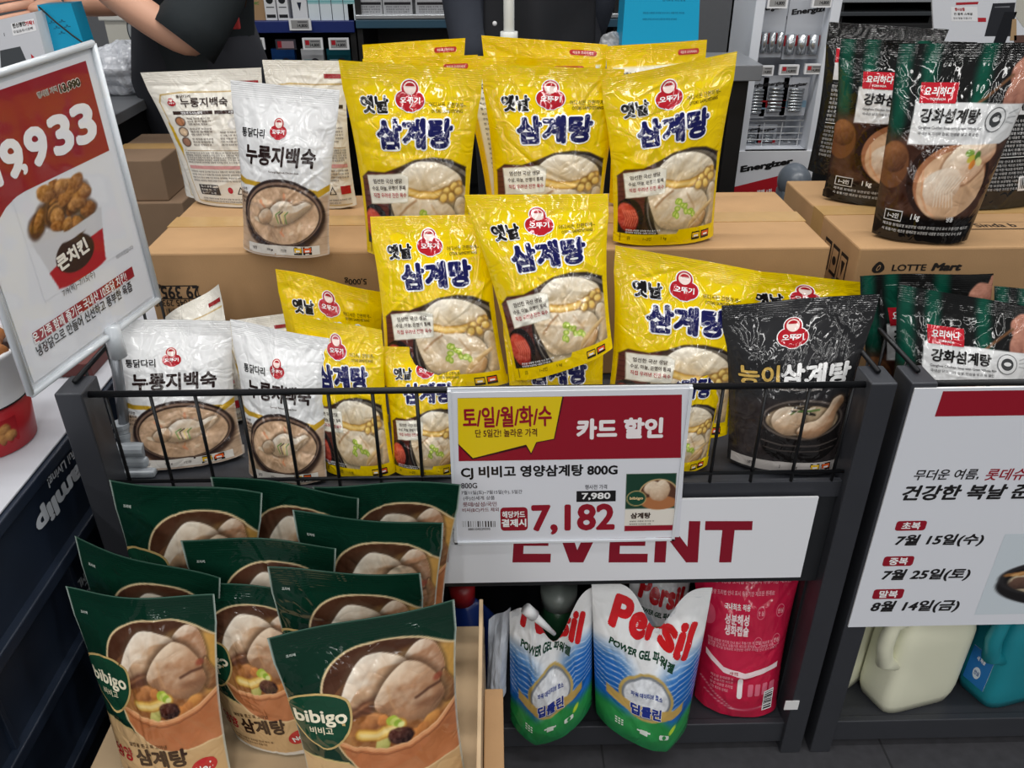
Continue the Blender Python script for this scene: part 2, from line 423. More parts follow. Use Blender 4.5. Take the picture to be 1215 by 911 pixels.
def pouch(name, label, cat, group, art, TL, TR, BR, BL, T=.04, seed=1, wave=.004, kw=1., inset=.07, crease=1., back=(210, 212, 215),
          m=None, top=None, bottom=None, dent=0., fold=0., seal=.905, foot=.006, ncr=34, tgl=.0):
    """stand-up pouch: bulging front and back sheet, flat ribbed seal on top, gusset foot"""
    m = m or FILM; rng = np.random.default_rng(seed)
    TL, TR, BR, BL = [np.asarray(p, float) for p in (TL, TR, BR, BL)]
    n = np.cross(TR-TL+BR-BL, TL-BL+TR-BR); n /= np.linalg.norm(n)
    up = TL+TR-BL-BR; up /= np.linalg.norm(up); ri = TR+BR-TL-BL; ri /= np.linalg.norm(ri)
    W, H = art.W, art.H
    def sheet(X, Y, sgn, detail):
        u, v0 = X/W, Y/H
        lo = bottom(u) if bottom else 0.; hi = top(u) if top else 1.
        v = np.minimum(lo+v0*(1-lo), hi); vv = v/hi
        k = inset*np.sin(np.pi*np.clip(v/.86, 0, 1))**.8
        uu = .5+(u-.5)*(1-k)
        P = (BL*(1-uu)[..., None]+BR*uu[..., None])*(1-v)[..., None]+(TL*(1-uu)[..., None]+TR*uu[..., None])*v[..., None]
        e = np.abs(2*u-1); side = np.clip(1-e**2.4, 0, 1)**.75
        f = np.interp(vv, [0, .05, .15, .32, .5, .68, .8, .89, .95, 1], [.72, .82, .95, 1, .93, .68, .36, .1, .01, 0])
        b = T/2*side*f*(1+.22*(fnoise(X, Y, 60, seed)-.5)*detail)
        if detail:
            inner = np.clip((1-e)/.14, 0, 1)*np.clip((1-vv)/.1, 0, 1)
            b = b+.001*crease*creases(X, Y, W, H, ncr, 1.5, rng)*inner
            b = b-dent*np.exp(-((u-.5-.2*math.sin(seed))/.25)**2-((v-.78)/.1)**2)
        off = sgn*b+wave*np.sin(2*np.pi*(kw*u+seed*.37))*v**2+fold*np.sin(np.pi*v)*.5
        P = P+n*off[..., None]+up*(foot*(e**3)*(1-v)**5)[..., None]
        if tgl: P = P+n*(tgl*(u-.5)*v)[..., None]
        return P
    X, Y = art.X, art.Y
    P = sheet(X, Y, 1, 1); nu, nv = art.nu+1, art.nv+1
    du = np.gradient(P, axis=1); dv = np.gradient(P, axis=0); N = np.cross(du, dv); N /= np.linalg.norm(N, axis=2)[..., None]+1e-12
    N = np.where(np.abs(N).sum(2, keepdims=True) < .5, n, N)
    ks = int(round(seal*art.nv)); ys = ks/art.nv*H
    rib = np.clip((Y/H-seal)/.01, 0, 1)
    so = rng.uniform(0, 900, 2)
    S = np.stack([X+so[0], Y+so[1], rib], 2)
    o = None
    def samp(A, dx, dy):
        i = np.clip(dx/W*art.nu, 0, art.nu-1e-6); j = np.clip(dy/H*art.nv, 0, art.nv-1e-6); i0, j0 = i.astype(int), j.astype(int)
        a, b = (i-i0)[:, None], (j-j0)[:, None]
        return (A[j0, i0]*(1-a)+A[j0, i0+1]*a)*(1-b)+(A[j0+1, i0]*(1-a)+A[j0+1, i0+1]*a)*b
    def build(nm, j0, j1, parent, sel, backrows=False):
        V = [P[j0:j1+1].reshape(-1, 3)]; F = grid_faces(j1-j0+1, nu); Cc = [art.C[j0:j1+1].reshape(-1, 3)]; Sh = [S[j0:j1+1].reshape(-1, 3)]
        cnt = len(V[0])
        for d_v, d_f, d_c, d_l in art.dec:
            if sel(d_v[:, 1].mean()):
                V.append(samp(P, d_v[:, 0], d_v[:, 1])+samp(N, d_v[:, 0], d_v[:, 1])*(.00030+.00022*d_l)[:, None]); Cc.append(d_c)
                Sh.append(samp(S, d_v[:, 0], d_v[:, 1])); F += [tuple(i+cnt for i in q) for q in d_f]; cnt += len(d_v)
        if backrows:
            bx, by = np.meshgrid(np.linspace(0, W, 25), np.linspace(ys, H, 5)); Q = sheet(bx, by, -1, 0)
            V.append(Q.reshape(-1, 3)-n*.0006); Cc.append(np.tile(np.array(back, float), (125, 1))); Sh.append(np.stack([bx, by, by*0+1], 2).reshape(-1, 3))
            F += [tuple(i+cnt for i in q) for q in grid_faces(5, 25, 0, True)]; cnt += 125
        return link(nm, fill_mesh(nm, np.concatenate(V), F, np.concatenate(Cc), np.concatenate(Sh)), parent, m)
    o = build(name, 0, ks, None, lambda y: y < ys)
    tag(o, label, cat, group)
    build('top_seal', ks, art.nv, o, lambda y: y >= ys, True)
    # back sheet
    bx, by = np.meshgrid(np.linspace(0, W, 33), np.linspace(0, ys, 29)); Q = sheet(bx, by, -1, .0)
    bc = np.tile(np.array(back, float), (Q.shape[0]*Q.shape[1], 1))
    link('back_panel', fill_mesh('back_panel', Q.reshape(-1, 3), grid_faces(29, 33, 0, True), bc, np.stack([bx, by, by*0], 2).reshape(-1, 3)), o, m)
    # gusset foot between the two lower hems
    f0 = P[0]; b0 = sheet(art.X[0:1], art.Y[0:1], -1, 0)[0]; t = np.linspace(0, 1, 5)[:, None, None]
    G = f0[None]*(1-t)+b0[None]*t+up[None, None]*(np.sin(np.pi*t)*.012)
    gc = np.tile(art.C[0].mean(0)*.9, (G.shape[0]*nu, 1))
    link('bottom_gusset', fill_mesh('bottom_gusset', G.reshape(-1, 3), grid_faces(5, nu, 0, True), gc, np.zeros((G.shape[0]*nu, 3))), o, m)
    return o
def place(q, z0=None, y0=None, lean=.03, yl=0., yr=0., ytl=None, ytr=None):
    """the four corners of a pouch that stands on height z0 (or in the upright plane y0) and leans back by lean"""
    TLp, TRp, BRp, BLp = q
    if z0 is not None: BL, BR = on_z(*BLp, z0), on_z(*BRp, z0)
    else: BL, BR = on_y(*BLp, y0+yl), on_y(*BRp, y0+yr)
    return on_y(*TLp, BL[1]+lean if ytl is None else ytl), on_y(*TRp, BR[1]+lean if ytr is None else ytr), BR, BL

# ------------------------------------------------------------------ pouch artwork
RED = (178, 30, 42); NAVY = (24, 26, 84); WHITE = (246, 246, 246); BLACK = (24, 22, 22)
def emblem(a, u, v, s, cap=(176, 28, 40)):
    """red three-lobed maker's emblem with a plain capped round on top"""
    x, y = a.xy(u, v)
    def lobes(g, col, ly):
        a.shape(circ(x, y+.23*s, .245*s+g), col, ly)
        for k in (-1, 1): a.shape(circ(x+k*.185*s, y-.10*s, .25*s+g), col, ly)
        a.shape([(x-.36*s-g, y-.27*s), (x-.10*s, y-.42*s-g), (x+.10*s, y-.42*s-g), (x+.36*s+g, y-.27*s), (x, y)], col, ly)
    lobes(.028*s, WHITE, 1); lobes(0, RED, 2); 
    a.shape(circ(x, y+.245*s, .185*s), (243, 222, 214), 3)
    a.shape(circ(x, y+.28*s, .14*s, .11*s, a0=.1, a1=math.pi-.1), cap, 4)
    a.txt('오뚜기', u, v+.10*s/a.H, .19*s, WHITE, w=.62*s, bold=.03, layer=3)
def icons(a, u, v, h, k=2):
    for i in range(k):
        uu = u+i*.1; hh = h/a.H; ww = h*1.25/a.W
        a.rect(uu-ww/2, v-hh/2, uu+ww/2, v+hh/2, (40, 34, 30), 1)
        a.rect(uu-ww*.42, v-hh*.36, uu+ww*.42, v+hh*.2, (238, 190, 40) if i == 0 else (226, 92, 34), 2)
        a.rect(uu-ww*.25, v-hh*.1, uu+ww*.25, v+hh*.12, WHITE, 3)
def smallprint(a, u0, u1, v0, v1, n, h, col, seed=0, fill='유통기한 제조원 원재료명 보관방법 내용량 조리법 안내 표시 ', align='l'):
    r = random.Random(seed)
    for k in range(n):
        v = v0+(v1-v0)*(k/(max(1, n-1)))
        L = int((u1-u0)*a.W/(h*1.0)); s = r.randrange(len(fill)); t = (fill*9)[s:s+L]
        w = (u1-u0)*a.W*(r.uniform(.8, 1) if k == n-1 else 1)
        a.txt(t.strip(), u0, v, h, col, w=w, bold=.01, layer=1, align='l')
def art_yellow():
    a = Art(190, 265, (238, 203, 0), pitch=1.35)
    a.mottle(np.ones_like(a.X), 6, 70, 2)
    yl = a.C.copy()
    pic = [(.035, .57), (.10, .535), (.25, .535), (.38, .505), (.52, .465), (.68, .45), (.82, .46), (.955, .50), (.965, .70), (.96, .905), (.6, .905), (.58, .93), (.03, .93)]
    mp = a.m_poly(pic)
    C0 = a.C.copy()
    a.poly([(0, 0), (1, 0), (1, 1), (0, 1)], (58, 40, 34))
    a.mottle(np.ones_like(a.X), 16, 12, 4)
    a.poly([(0, .5), (.34, .5), (.3, .8), (0, .8)], (96, 50, 44), soft=6)
    for k in range(9): a.line([(0, .55+.03*k), (.4, .52+.03*k)], 1.2, (60, 32, 28), .7)
    # black bowl with grey rim
    a.ell(.70, .76, 84, 80, (36, 32, 32)); a.ell(.70, .755, 80, 76, (120, 112, 104)); a.ell(.70, .765, 77, 73, (42, 36, 34)); a.ell(.71, .79, 70, 66, (206, 186, 150))
    a.mottle(a.m_ell(.71, .79, 70, 66), 18, 14, 3)
    pale, tan = (243, 232, 212), (196, 166, 128)
    a.flesh([(.36, .60), (.40, .53), (.53, .475), (.70, .475), (.84, .51), (.92, .56), (.90, .62), (.74, .64), (.52, .65)], 24, (252, 246, 232), (214, 190, 150), 3, mid=.66)
    a.flesh([(.88, .68), (.95, .67), (.98, .76), (.96, .88), (.89, .905), (.86, .82)], 14, (250, 240, 222), (204, 174, 130), 5)
    a.flesh([(.29, .665), (.42, .655), (.60, .66), (.80, .69), (.88, .76), (.86, .86), (.76, .915), (.58, .905), (.42, .885), (.33, .80)], 24, (250, 240, 222), (208, 180, 140), 8, mid=.64, bump=.14)
    a.line([(.36, .76), (.44, .71), (.52, .675)], 3.2, (156, 112, 72), .75, 2); a.line([(.66, .70), (.74, .78), (.72, .88)], 2.6, (176, 136, 92), .6, 2)
    a.flesh([(.70, .905), (.76, .84), (.84, .81), (.87, .84), (.82, .90)], 9, (246, 228, 196), (194, 150, 100), 11)
    # ginseng root and ginkgo nuts
    for i, (w, c) in enumerate(((12, (176, 126, 54)), (9, (232, 188, 96)), (4, (246, 212, 136)))):
        a.line([(.43, .625), (.55, .645), (.68, .645), (.80, .625), (.90, .59)], w, c, .95, 1.5)
    for k, (u, v) in enumerate(((.80, .625), (.86, .60), (.84, .655), (.90, .625), (.77, .66))): a.meat(u, v, 6.5, 5.5, (248, 218, 130), (208, 156, 66), k, k, out=(140, 100, 50))
    for k in range(11):
        r = random.Random(k); u, v = .62+r.uniform(-.10, .12), .775+r.uniform(-.045, .05)
        a.ell(u, v, 5.5, 4.2, (150, 182, 56), k); a.ell(u, v, 3.2, 2.2, (214, 222, 120), k)
    for k in range(5): a.meat(.72+.04*k, .865-.02*k, 3, 14, (236, 206, 150), (176, 130, 76), -.6-.1*k, k)
    # kimchi dish
    a.ell(.125, .83, 24, 33, (34, 28, 28)); a.meat(.115, .83, 17, 26, (222, 92, 70), (122, 26, 26), .2, 6, tex=50)
    for k in range(6): a.line([(.07+.02*k, .78), (.10+.02*k, .83), (.08+.02*k, .88)], 1.6, (236, 140, 110), .6)
    # recipe card
    card = [(.085, .555), (.40, .535), (.46, .55), (.445, .685), (.10, .705)]
    a.poly(card, (244, 240, 226)); a.line(card+card[:1], .8, (196, 186, 160))
    ink = a.C.copy(); a.C = C0*(1-mp[..., None])+ink*mp[..., None]
    a.line(pic[:8], 2.2, (60, 46, 30), .55)
    emblem(a, .485, .155, 46)
    a.txt('옛날', .225, .20, 23, BLACK, w=40, bold=.05, layer=1, outline=WHITE, ow=.05, rot=.03)
    a.txt('어디서든 간편하게~', .765, .185, 7, (86, 66, 14), w=52, bold=.01, layer=1, rot=.04)
    a.txt('OTOKI SAMGYETANG', .765, .215, 4.6, (86, 66, 14), w=45, bold=.02, layer=1, rot=.04)
    a.txt('삼계탕', .52, .335, 41, NAVY, w=116, bold=.055, layer=1, outline=WHITE, ow=.05, rot=.045)
    for k, (t, c) in enumerate((('엄선한 국산 생닭', (60, 40, 30)), ('수삼, 마늘, 은행이 통째', (60, 40, 30)), ('직접 우려낸 진한 육수', RED))):
        a.txt(t, .27+.006*k, .578+.037*k, 6.6, c, w=58 if k else 50, bold=.012, rot=.06)
    smallprint(a, .1, .42, .905, .92, 2, 3, WHITE, 3)
    a.rect(.05, .93, .06, .985, (160, 130, 10), 1)
    for t, u in (('냉장\n보관', .13), ('1~2인', .30), ('1 kg', .46)): a.txt(t, u, .957, 6, (96, 78, 14), bold=.01, layer=1)
    icons(a, .78, .955, 13)
    return a
def art_yellow_back():
    a = Art(190, 265, (236, 200, 0), pitch=2.5)
    a.mottle(np.ones_like(a.X), 6, 70, 2)
    a.poly([(.06, .13), (.95, .13), (.95, .97), (.06, .97)], (240, 238, 230))
    a.rrect(.70, .045, .92, .078, 4, (190, 44, 36), 1); a.txt('해동후 조리하세요', .81, .062, 4.5, (252, 214, 190), w=32, layer=2)
    a.txt('옛날 삼계탕', .35, .19, 16, NAVY, bold=.03, layer=1)
    smallprint(a, .1, .9, .25, .9, 22, 4, (60, 60, 60), 5)
    return a
def bowl_porridge(a, u, v, rx, ry):
    a.ell(u, v+.035, rx*1.06, ry*1.02, (70, 52, 44), soft=3); a.ell(u, v, rx*1.05, ry*1.06, (52, 40, 38)); a.ell(u, v, rx*.985, ry*.97, (134, 108, 92)); a.ell(u, v+.005, rx*.95, ry*.92, (60, 46, 40))
    a.ell(u, v+.008, rx*.92, ry*.87, (205, 170, 138)); mk = a.m_ell(u, v+.008, rx*.92, ry*.87); a.mottle(mk, 34, 14, 3); a.mottle(mk, 22, 5, 9)
    r = random.Random(5)
    for k in range(26):
        t, q = r.uniform(0, 6.28), math.sqrt(r.random())*.8
        a.ell(u+q*rx*.86*math.cos(t)/a.W, v+q*ry*.8*math.sin(t)/a.H, r.uniform(3, 9), r.uniform(1.5, 3), r.choice([(232, 206, 176), (186, 126, 88), (226, 150, 110), (240, 222, 196)]), r.uniform(0, 3), .8)
    Q = lambda p: [(u+x*rx/a.W, v+y*ry/a.H) for x, y in p]
    a.flesh(Q([(-.34, .22), (-.30, -.12), (-.08, -.38), (.18, -.42), (.36, -.30), (.62, -.42), (.74, -.30), (.56, -.06), (.34, .14), (.06, .30), (-.16, .34)]), rx*.24, (250, 244, 234), (206, 176, 142), 4)
    a.flesh(Q([(-.62, .10), (-.50, -.10), (-.32, -.16), (-.24, .06), (-.36, .28), (-.54, .28)]), rx*.14, (240, 226, 206), (190, 154, 120), 8)
    for k in range(4): a.line([(u-.03+.03*k, v+.05), (u-.06+.035*k, v+.0), (u-.01+.03*k, v-.02)], 1.7, [(92, 140, 60), (70, 60, 40), (226, 206, 120), (92, 140, 60)][k])
def art_white():
    a = Art(180, 250, (236, 237, 238), pitch=1.3)
    lowm = a.m_poly([(0, .60), (.2, .64), (.8, .64), (1, .60), (1, 1), (0, 1)], 4); a.ink(lowm, (196, 168, 142)); a.mottle(lowm, 14, 30, 3)
    for k in range(8): a.line([(0, .66+.045*k), (1, .65+.045*k)], .8, (166, 136, 112), .5)
    a.poly([(0, .52), (.12, .545), (.3, .55), (.3, .575), (.1, .575), (0, .56)], (198, 158, 44)); a.poly([(1, .545), (.9, .585), (.8, .57), (.8, .60), (.9, .63), (1, .585)], (198, 158, 44))
    bowl_porridge(a, .53, .735, 76, 50)
    emblem(a, .49, .245, 34)
    a.txt('통닭다리', .225, .275, 13, BLACK, w=46, bold=.025, layer=1)
    a.txt('누룽지백숙', .50, .395, 29, (38, 22, 20), w=132, bold=.035, layer=1, shear=.05)
    a.txt('Nurungji Baeksuk Chicken Soup', .56, .485, 3.6, (110, 100, 95), w=56, layer=1)
    for k, t in enumerate(('구수한', '누룽지와', '부드러운', '닭다리')): a.txt(t, .09, .60+.025*k, 4.5, (90, 70, 60), layer=1)
    a.rect(.12, .925, .92, .985, (226, 220, 212), 1)
    for t, u in (('냉장', .2), ('350 g', .38), ('1인분', .54)): a.txt(t, u, .955, 5, (90, 80, 74), bold=.01, layer=2)
    icons(a, .70, .955, 13)
    return a
def art_white_back():
    a = Art(180, 250, (226, 222, 212), pitch=1.6)
    a.line([(.06, .22), (.10, .165), (.3, .15), (.6, .155), (.97, .15)], 2, (176, 140, 60)); a.line([(.06, .22), (.10, .5), (.12, .97), (.95, .98)], 1.6, (176, 140, 60))
    a.poly([(.06, .36), (.10, .40), (.13, .56), (.10, .62), (.07, .5)], (200, 162, 30))
    a.rect(.74, .085, .97, .115, (150, 36, 40), 1)
    emblem(a, .18, .22, 17); a.txt('누룽지백숙', .48, .225, 17, (54, 40, 36), w=78, bold=.025, layer=1)
    a.txt('통닭다리', .3, .18, 6, (70, 56, 50), layer=1)
    a.rect(.16, .285, .55, .31, (56, 40, 36), 1); a.rect(.57, .285, .96, .31, (56, 40, 36), 1)
    a.txt('맛있게 드시는 방법', .35, .298, 4.5, WHITE, layer=2); a.txt('보관 방법', .75, .298, 4.5, WHITE, layer=2)
    for k in range(3):
        v = .36+.075*k; a.ell(.21, v, 10, 9, (70, 56, 50)); a.ell(.21, v, 8, 7, [(176, 120, 84), (206, 180, 150), (150, 110, 90)][k])
        smallprint(a, .29, .52, v-.022, v+.02, 3, 4, (96, 84, 78), k)
    a.ell(.76, .38, 13, 11, (206, 204, 200)); a.ell(.76, .38, 9, 7, (232, 230, 226)); smallprint(a, .6, .94, .44, .53, 5, 3.6, (96, 84, 78), 6)
    a.rect(.15, .57, .96, .574, (150, 120, 60), 1)
    smallprint(a, .15, .96, .59, .66, 5, 3.6, (110, 106, 104), 7); a.rect(.15, .685, .96, .71, (206, 150, 150), 1)
    smallprint(a, .15, .96, .73, .80, 4, 3.6, (110, 106, 104), 8)
    a.rect(.2, .83, .46, .91, (60, 54, 52), 1); smallprint(a, .22, .44, .845, .895, 3, 4, (226, 222, 214), 9)
    a.shape(circ(*a.xy(.60, .87), 6), RED, 1); a.shp([(.68, .90), (.73, .84), (.78, .90)], (60, 60, 60), 1); a.shp([(.70, .893), (.73, .856), (.76, .893)], (226, 222, 212), 2)
    a.rect(.84, .84, .96, .90, RED, 1); smallprint(a, .2, .95, .94, .96, 2, 3.4, (110, 106, 104), 4)
    return a
def art_black():
    a = Art(180, 250, (44, 44, 46), pitch=1.3)
    a.mottle(np.ones_like(a.X), 7, 50, 4)
    a.poly([(0, .55), (1, .55), (1, .92), (0, .92)], (52, 46, 46), soft=12); a.mottle(a.m_poly([(0, .55), (.45, .55), (.45, .92), (0, .92)], 8), 16, 8, 5)
    # stone pot
    a.ell(.60, .79, 62, 34, (22, 20, 20)); a.poly([(.26, .66), (.94, .66), (.93, .78), (.86, .87), (.34, .87), (.27, .78)], (30, 27, 27)); a.ell(.60, .865, 48, 10, (24, 22, 22))
    a.line([(.27, .79), (.45, .815), (.75, .815), (.93, .79)], 1.6, (96, 88, 84)); a.line([(.29, .83), (.45, .85), (.75, .85), (.91, .83)], 1.2, (84, 76, 72))
    a.ell(.60, .66, 62, 29, (108, 98, 92)); a.ell(.60, .66, 59, 26, (48, 42, 40)); a.ell(.60, .665, 55, 22, (172, 150, 120)); mk = a.m_ell(.60, .665, 55, 22); a.mottle(mk, 30, 8, 2)
    pale = (238, 224, 204)
    a.flesh([(.34, .67), (.38, .61), (.47, .585), (.57, .60), (.62, .66), (.60, .73), (.50, .755), (.39, .73)], 20, (242, 230, 212), (190, 158, 126), 3)
    a.flesh([(.56, .73), (.62, .68), (.72, .66), (.80, .60), (.84, .545), (.90, .53), (.93, .57), (.88, .63), (.85, .71), (.76, .755), (.64, .765)], 14, (240, 222, 198), (184, 142, 108), 5)
    for k in range(12):
        r = random.Random(k); a.line([(.50+r.uniform(-.06, .2), .60+r.uniform(-.015, .03)), (.55+r.uniform(-.06, .2), .585+r.uniform(-.01, .05))], r.uniform(1.6, 3.4), r.choice([(40, 36, 30), (84, 116, 56), (58, 50, 42), (210, 200, 180)]))
    emblem(a, .475, .185, 44)
    a.txt('능이', .235, .41, 30, (214, 178, 96), w=56, bold=.03, layer=1, outline=(30, 28, 28), ow=.03); a.txt('삼계탕', .665, .405, 32, WHITE, w=96, bold=.045, layer=1, outline=(20, 18, 18), ow=.03)
    a.txt('Neungi Mushroom Samgyetang', .56, .487, 4, (176, 170, 166), w=60, layer=1)
    a.rect(.03, .92, .97, .985, (188, 182, 178), 1)
    for t, u in (('냉장', .2), ('1', .45), ('1 kg', .58)): a.txt(t, u, .952, 5.5, (60, 56, 54), bold=.01, layer=2)
    icons(a, .76, .952, 12)
    return a
def art_green():
    """dark green pouch with a whole chicken in a clay bowl"""
    a = Art(185, 250, (11, 47, 34), pitch=1.3)
    a.mottle(np.ones_like(a.X), 5, 60, 4)
    kraft = a.m_poly([(0, .63), (.14, .63), (.30, .65), (.5, .72), (.75, .74), (1, .66), (1, 1), (0, 1)], 2)
    a.ink(kraft, (206, 172, 126)); a.mottle(kraft, 10, 40, 6)
    a.line([(0, .63), (.14, .63), (.30, .655)], 2.4, (214, 190, 130))
    hem = a.m_poly([(0, .965), (.3, .975), (.5, .985), (.7, .975), (1, .965), (1, 1), (0, 1)]); a.ink(hem, (226, 222, 214))
    # round picture with cream outline
    rim = [(.235, .40), (.215, .29), (.28, .19), (.42, .125), (.60, .105), (.80, .12), (.995, .19), (1.05, .2), (1.05, .68), (.90, .735), (.70, .76), (.5, .745), (.36, .68), (.26, .56)]
    rimc = catmull(rim, 5)
    rimc = [(p[0], p[1]) for p in rimc]
    a.poly(rimc, (226, 200, 156)); C0 = a.C.copy()
    inner = [(.62+(p[0]-.62)*.972, .43+(p[1]-.43)*.978) for p in rimc]; mi = a.m_poly(inner)
    a.poly(inner, (78, 48, 34)); a.mottle(mi, 10, 16, 3)
    # clay bowl: far wall, broth, near wall
    a.ell(.70, .50, 96, 78, (120, 74, 46)); a.ell(.70, .49, 90, 70, (96, 58, 38)); a.ell(.82, .36, 60, 50, (208, 160, 90), soft=6)
    a.ell(.66, .56, 84, 40, (176, 122, 70)); a.mottle(mi, 8, 9, 7)
    pale, lo = (244, 226, 202), (176, 132, 96)
    T = lambda p: [(.225+(x-.342)*1.2, .105+(y-.022)*1.11) for x, y in p]
    a.poly(T([(.93, .10), (1.02, .10), (1.02, .36), (.94, .36), (.91, .22)]), (206, 156, 76), .9, 8)
    a.flesh(T([(.748, .105), (.787, .066), (.833, .05), (.882, .068), (.914, .112), (.935, .17), (.93, .215), (.878, .18), (.837, .146), (.79, .13)]), 15, (250, 238, 220), (176, 130, 98), 5, mid=.6, bump=.13)
    a.flesh(T([(.927, .195), (.954, .228), (.99, .289), (.985, .335), (.936, .335), (.915, .27)]), 9, (222, 182, 130), (140, 92, 56), 12)
    a.flesh(T([(.412, .262), (.437, .205), (.485, .138), (.56, .075), (.649, .072), (.737, .098), (.76, .13), (.69, .165), (.648, .21), (.60, .262), (.532, .25), (.475, .286), (.432, .29)]), 24, (255, 248, 234), (196, 158, 124), 3, mid=.64, bump=.12)
    a.poly(T([(.448, .282), (.53, .246), (.612, .232), (.60, .28), (.53, .322), (.46, .306)]), (104, 64, 46), .95, 4); a.line(T([(.47, .29), (.53, .265), (.58, .255)]), 3, (176, 124, 88), .7, 2)
    a.flesh(T([(.584, .262), (.62, .208), (.664, .165), (.717, .13), (.764, .118), (.829, .14), (.89, .195), (.912, .24), (.928, .295), (.881, .348), (.808, .372), (.73, .358), (.656, .318), (.60, .295)]), 27, (250, 234, 210), (176, 130, 96), 8, mid=.58, bump=.12)
    a.line(T([(.79, .266), (.85, .246), (.91, .238)]), 3.4, (84, 50, 36), .85, 1.6); a.line(T([(.80, .30), (.86, .30), (.91, .29)]), 8, (120, 76, 52), .5, 5); a.ell(.225+(.90-.342)*1.2, .105+.19*1.11, 5, 4, (150, 70, 50), .3, .8, 2)
    a.line(T([(.66, .20), (.665, .26), (.69, .31)]), 2, (206, 160, 116), .6, 2)
    veg = T([(.44, .33), (.52, .30), (.62, .31), (.72, .35), (.86, .375), (.95, .36), (.95, .44), (.7, .47), (.47, .44)])
    a.poly(veg, (150, 96, 54), .9, 3); a.mottle(a.m_poly(veg), 30, 7, 4)
    for k, (x, y, rx, ry, c0, c1) in enumerate(((.575, .325, 11, 8, (214, 148, 92), (140, 84, 48)), (.545, .345, 12, 7, (196, 130, 76), (120, 70, 40)), (.62, .335, 7, 7, (226, 150, 84), (160, 90, 44)), (.85, .385, 13, 8, (226, 160, 84), (160, 96, 46)), (.80, .415, 12, 7, (214, 140, 76), (146, 86, 44)), (.765, .425, 9, 8, (228, 150, 78), (160, 92, 44)), (.60, .435, 14, 8, (214, 206, 130), (150, 150, 70)))): 
        u, v = T([(x, y)])[0]; a.meat(u, v, rx, ry, c0, c1, .2*k, k)
    for w, c in ((15, (190, 138, 58)), (11, (236, 196, 104)), (5, (248, 222, 150))): a.line(T([(.50, .385), (.58, .395), (.66, .375), (.70, .36)]), w, c, 1, 1.4)
    u, v = T([(.70, .412)])[0]; a.meat(u, v, 15, 11, (92, 50, 40), (30, 18, 18), .1, 5, tex=60)
    for k in range(4): u, v = T([(.662+.014*k, .34+.007*k)])[0]; a.ell(u, v, 7-k, 6-k, [(176, 196, 70), (206, 214, 110), (150, 178, 60), (224, 226, 150)][k], .4)
    wall = T([(.40, .42), (.465, .445), (.614, .468), (.75, .45), (.882, .408), (1.05, .31), (1.08, .60), (.42, .62)])
    a.poly(wall, (186, 116, 74)); a.mottle(a.m_poly(wall), 12, 22, 4); e_ = T([(.38, .41), (.465, .445), (.614, .468), (.75, .45), (.882, .408), (1.05, .31)]); a.line(e_, 5, (222, 156, 108)); a.line([(p[0], p[1]-.008) for p in e_], 1.6, (240, 190, 142), .8); a.line([(p[0], p[1]+.022) for p in e_], 1.4, (122, 70, 42), .7)
    ink = a.C.copy(); a.C = C0*(1-mi[..., None])+ink*mi[..., None]
    for u in (0, 1): a.line([(u, 0), (u, 1)], 3.2, (196, 204, 198), .9)  # highlight on the cut film edges, painted as pale lines down both sides
    a.line([(0, 0), (1, 0)], 2.2, (120, 150, 136), .8)
    # shield emblem
    def shield(g):
        x, y = a.xy(.185, .425)
        return [(x+dx*(1+g), y+dy*(1+g)) for dx, dy in catmull([(-33, 14), (-26, 25), (0, 30), (26, 25), (33, 14), (30, -8), (16, -26), (0, -35), (-16, -26), (-30, -8)], 4)]
    a.shape(shield(.10), (206, 176, 116), 1); a.shape(shield(.02), (24, 70, 50), 2)
    a.txt('bibigo', .185, .415, 21, (248, 240, 214), w=60, bold=.028, layer=3); a.txt('비비고', .175, .475, 9, (236, 226, 196), w=27, bold=.02, layer=3)
    a.txt('쌀밥을 품고 푹 고아낸', .40, .735, 6, (84, 60, 40), w=66, bold=.01, layer=1, rot=.06)
    a.txt('영양', .13, .815, 20, (176, 36, 44), w=36, bold=.035, layer=1, rot=.06); a.txt('삼계탕', .495, .80, 25, (56, 36, 26), w=86, bold=.04, layer=1, rot=.06)
    x, y = a.xy(.83, .865); a.shape(circ(x, y, 19, 12, rot=.25), (190, 40, 44), 1); a.txt('No.1', .83, .868, 9.5, WHITE, bold=.035, layer=2, rot=.25)
    smallprint(a, .12, .55, .91, .935, 2, 4, (120, 92, 62), 4); a.txt('조리예', .1, .11, 3.5, (200, 206, 200), layer=1)
    return a
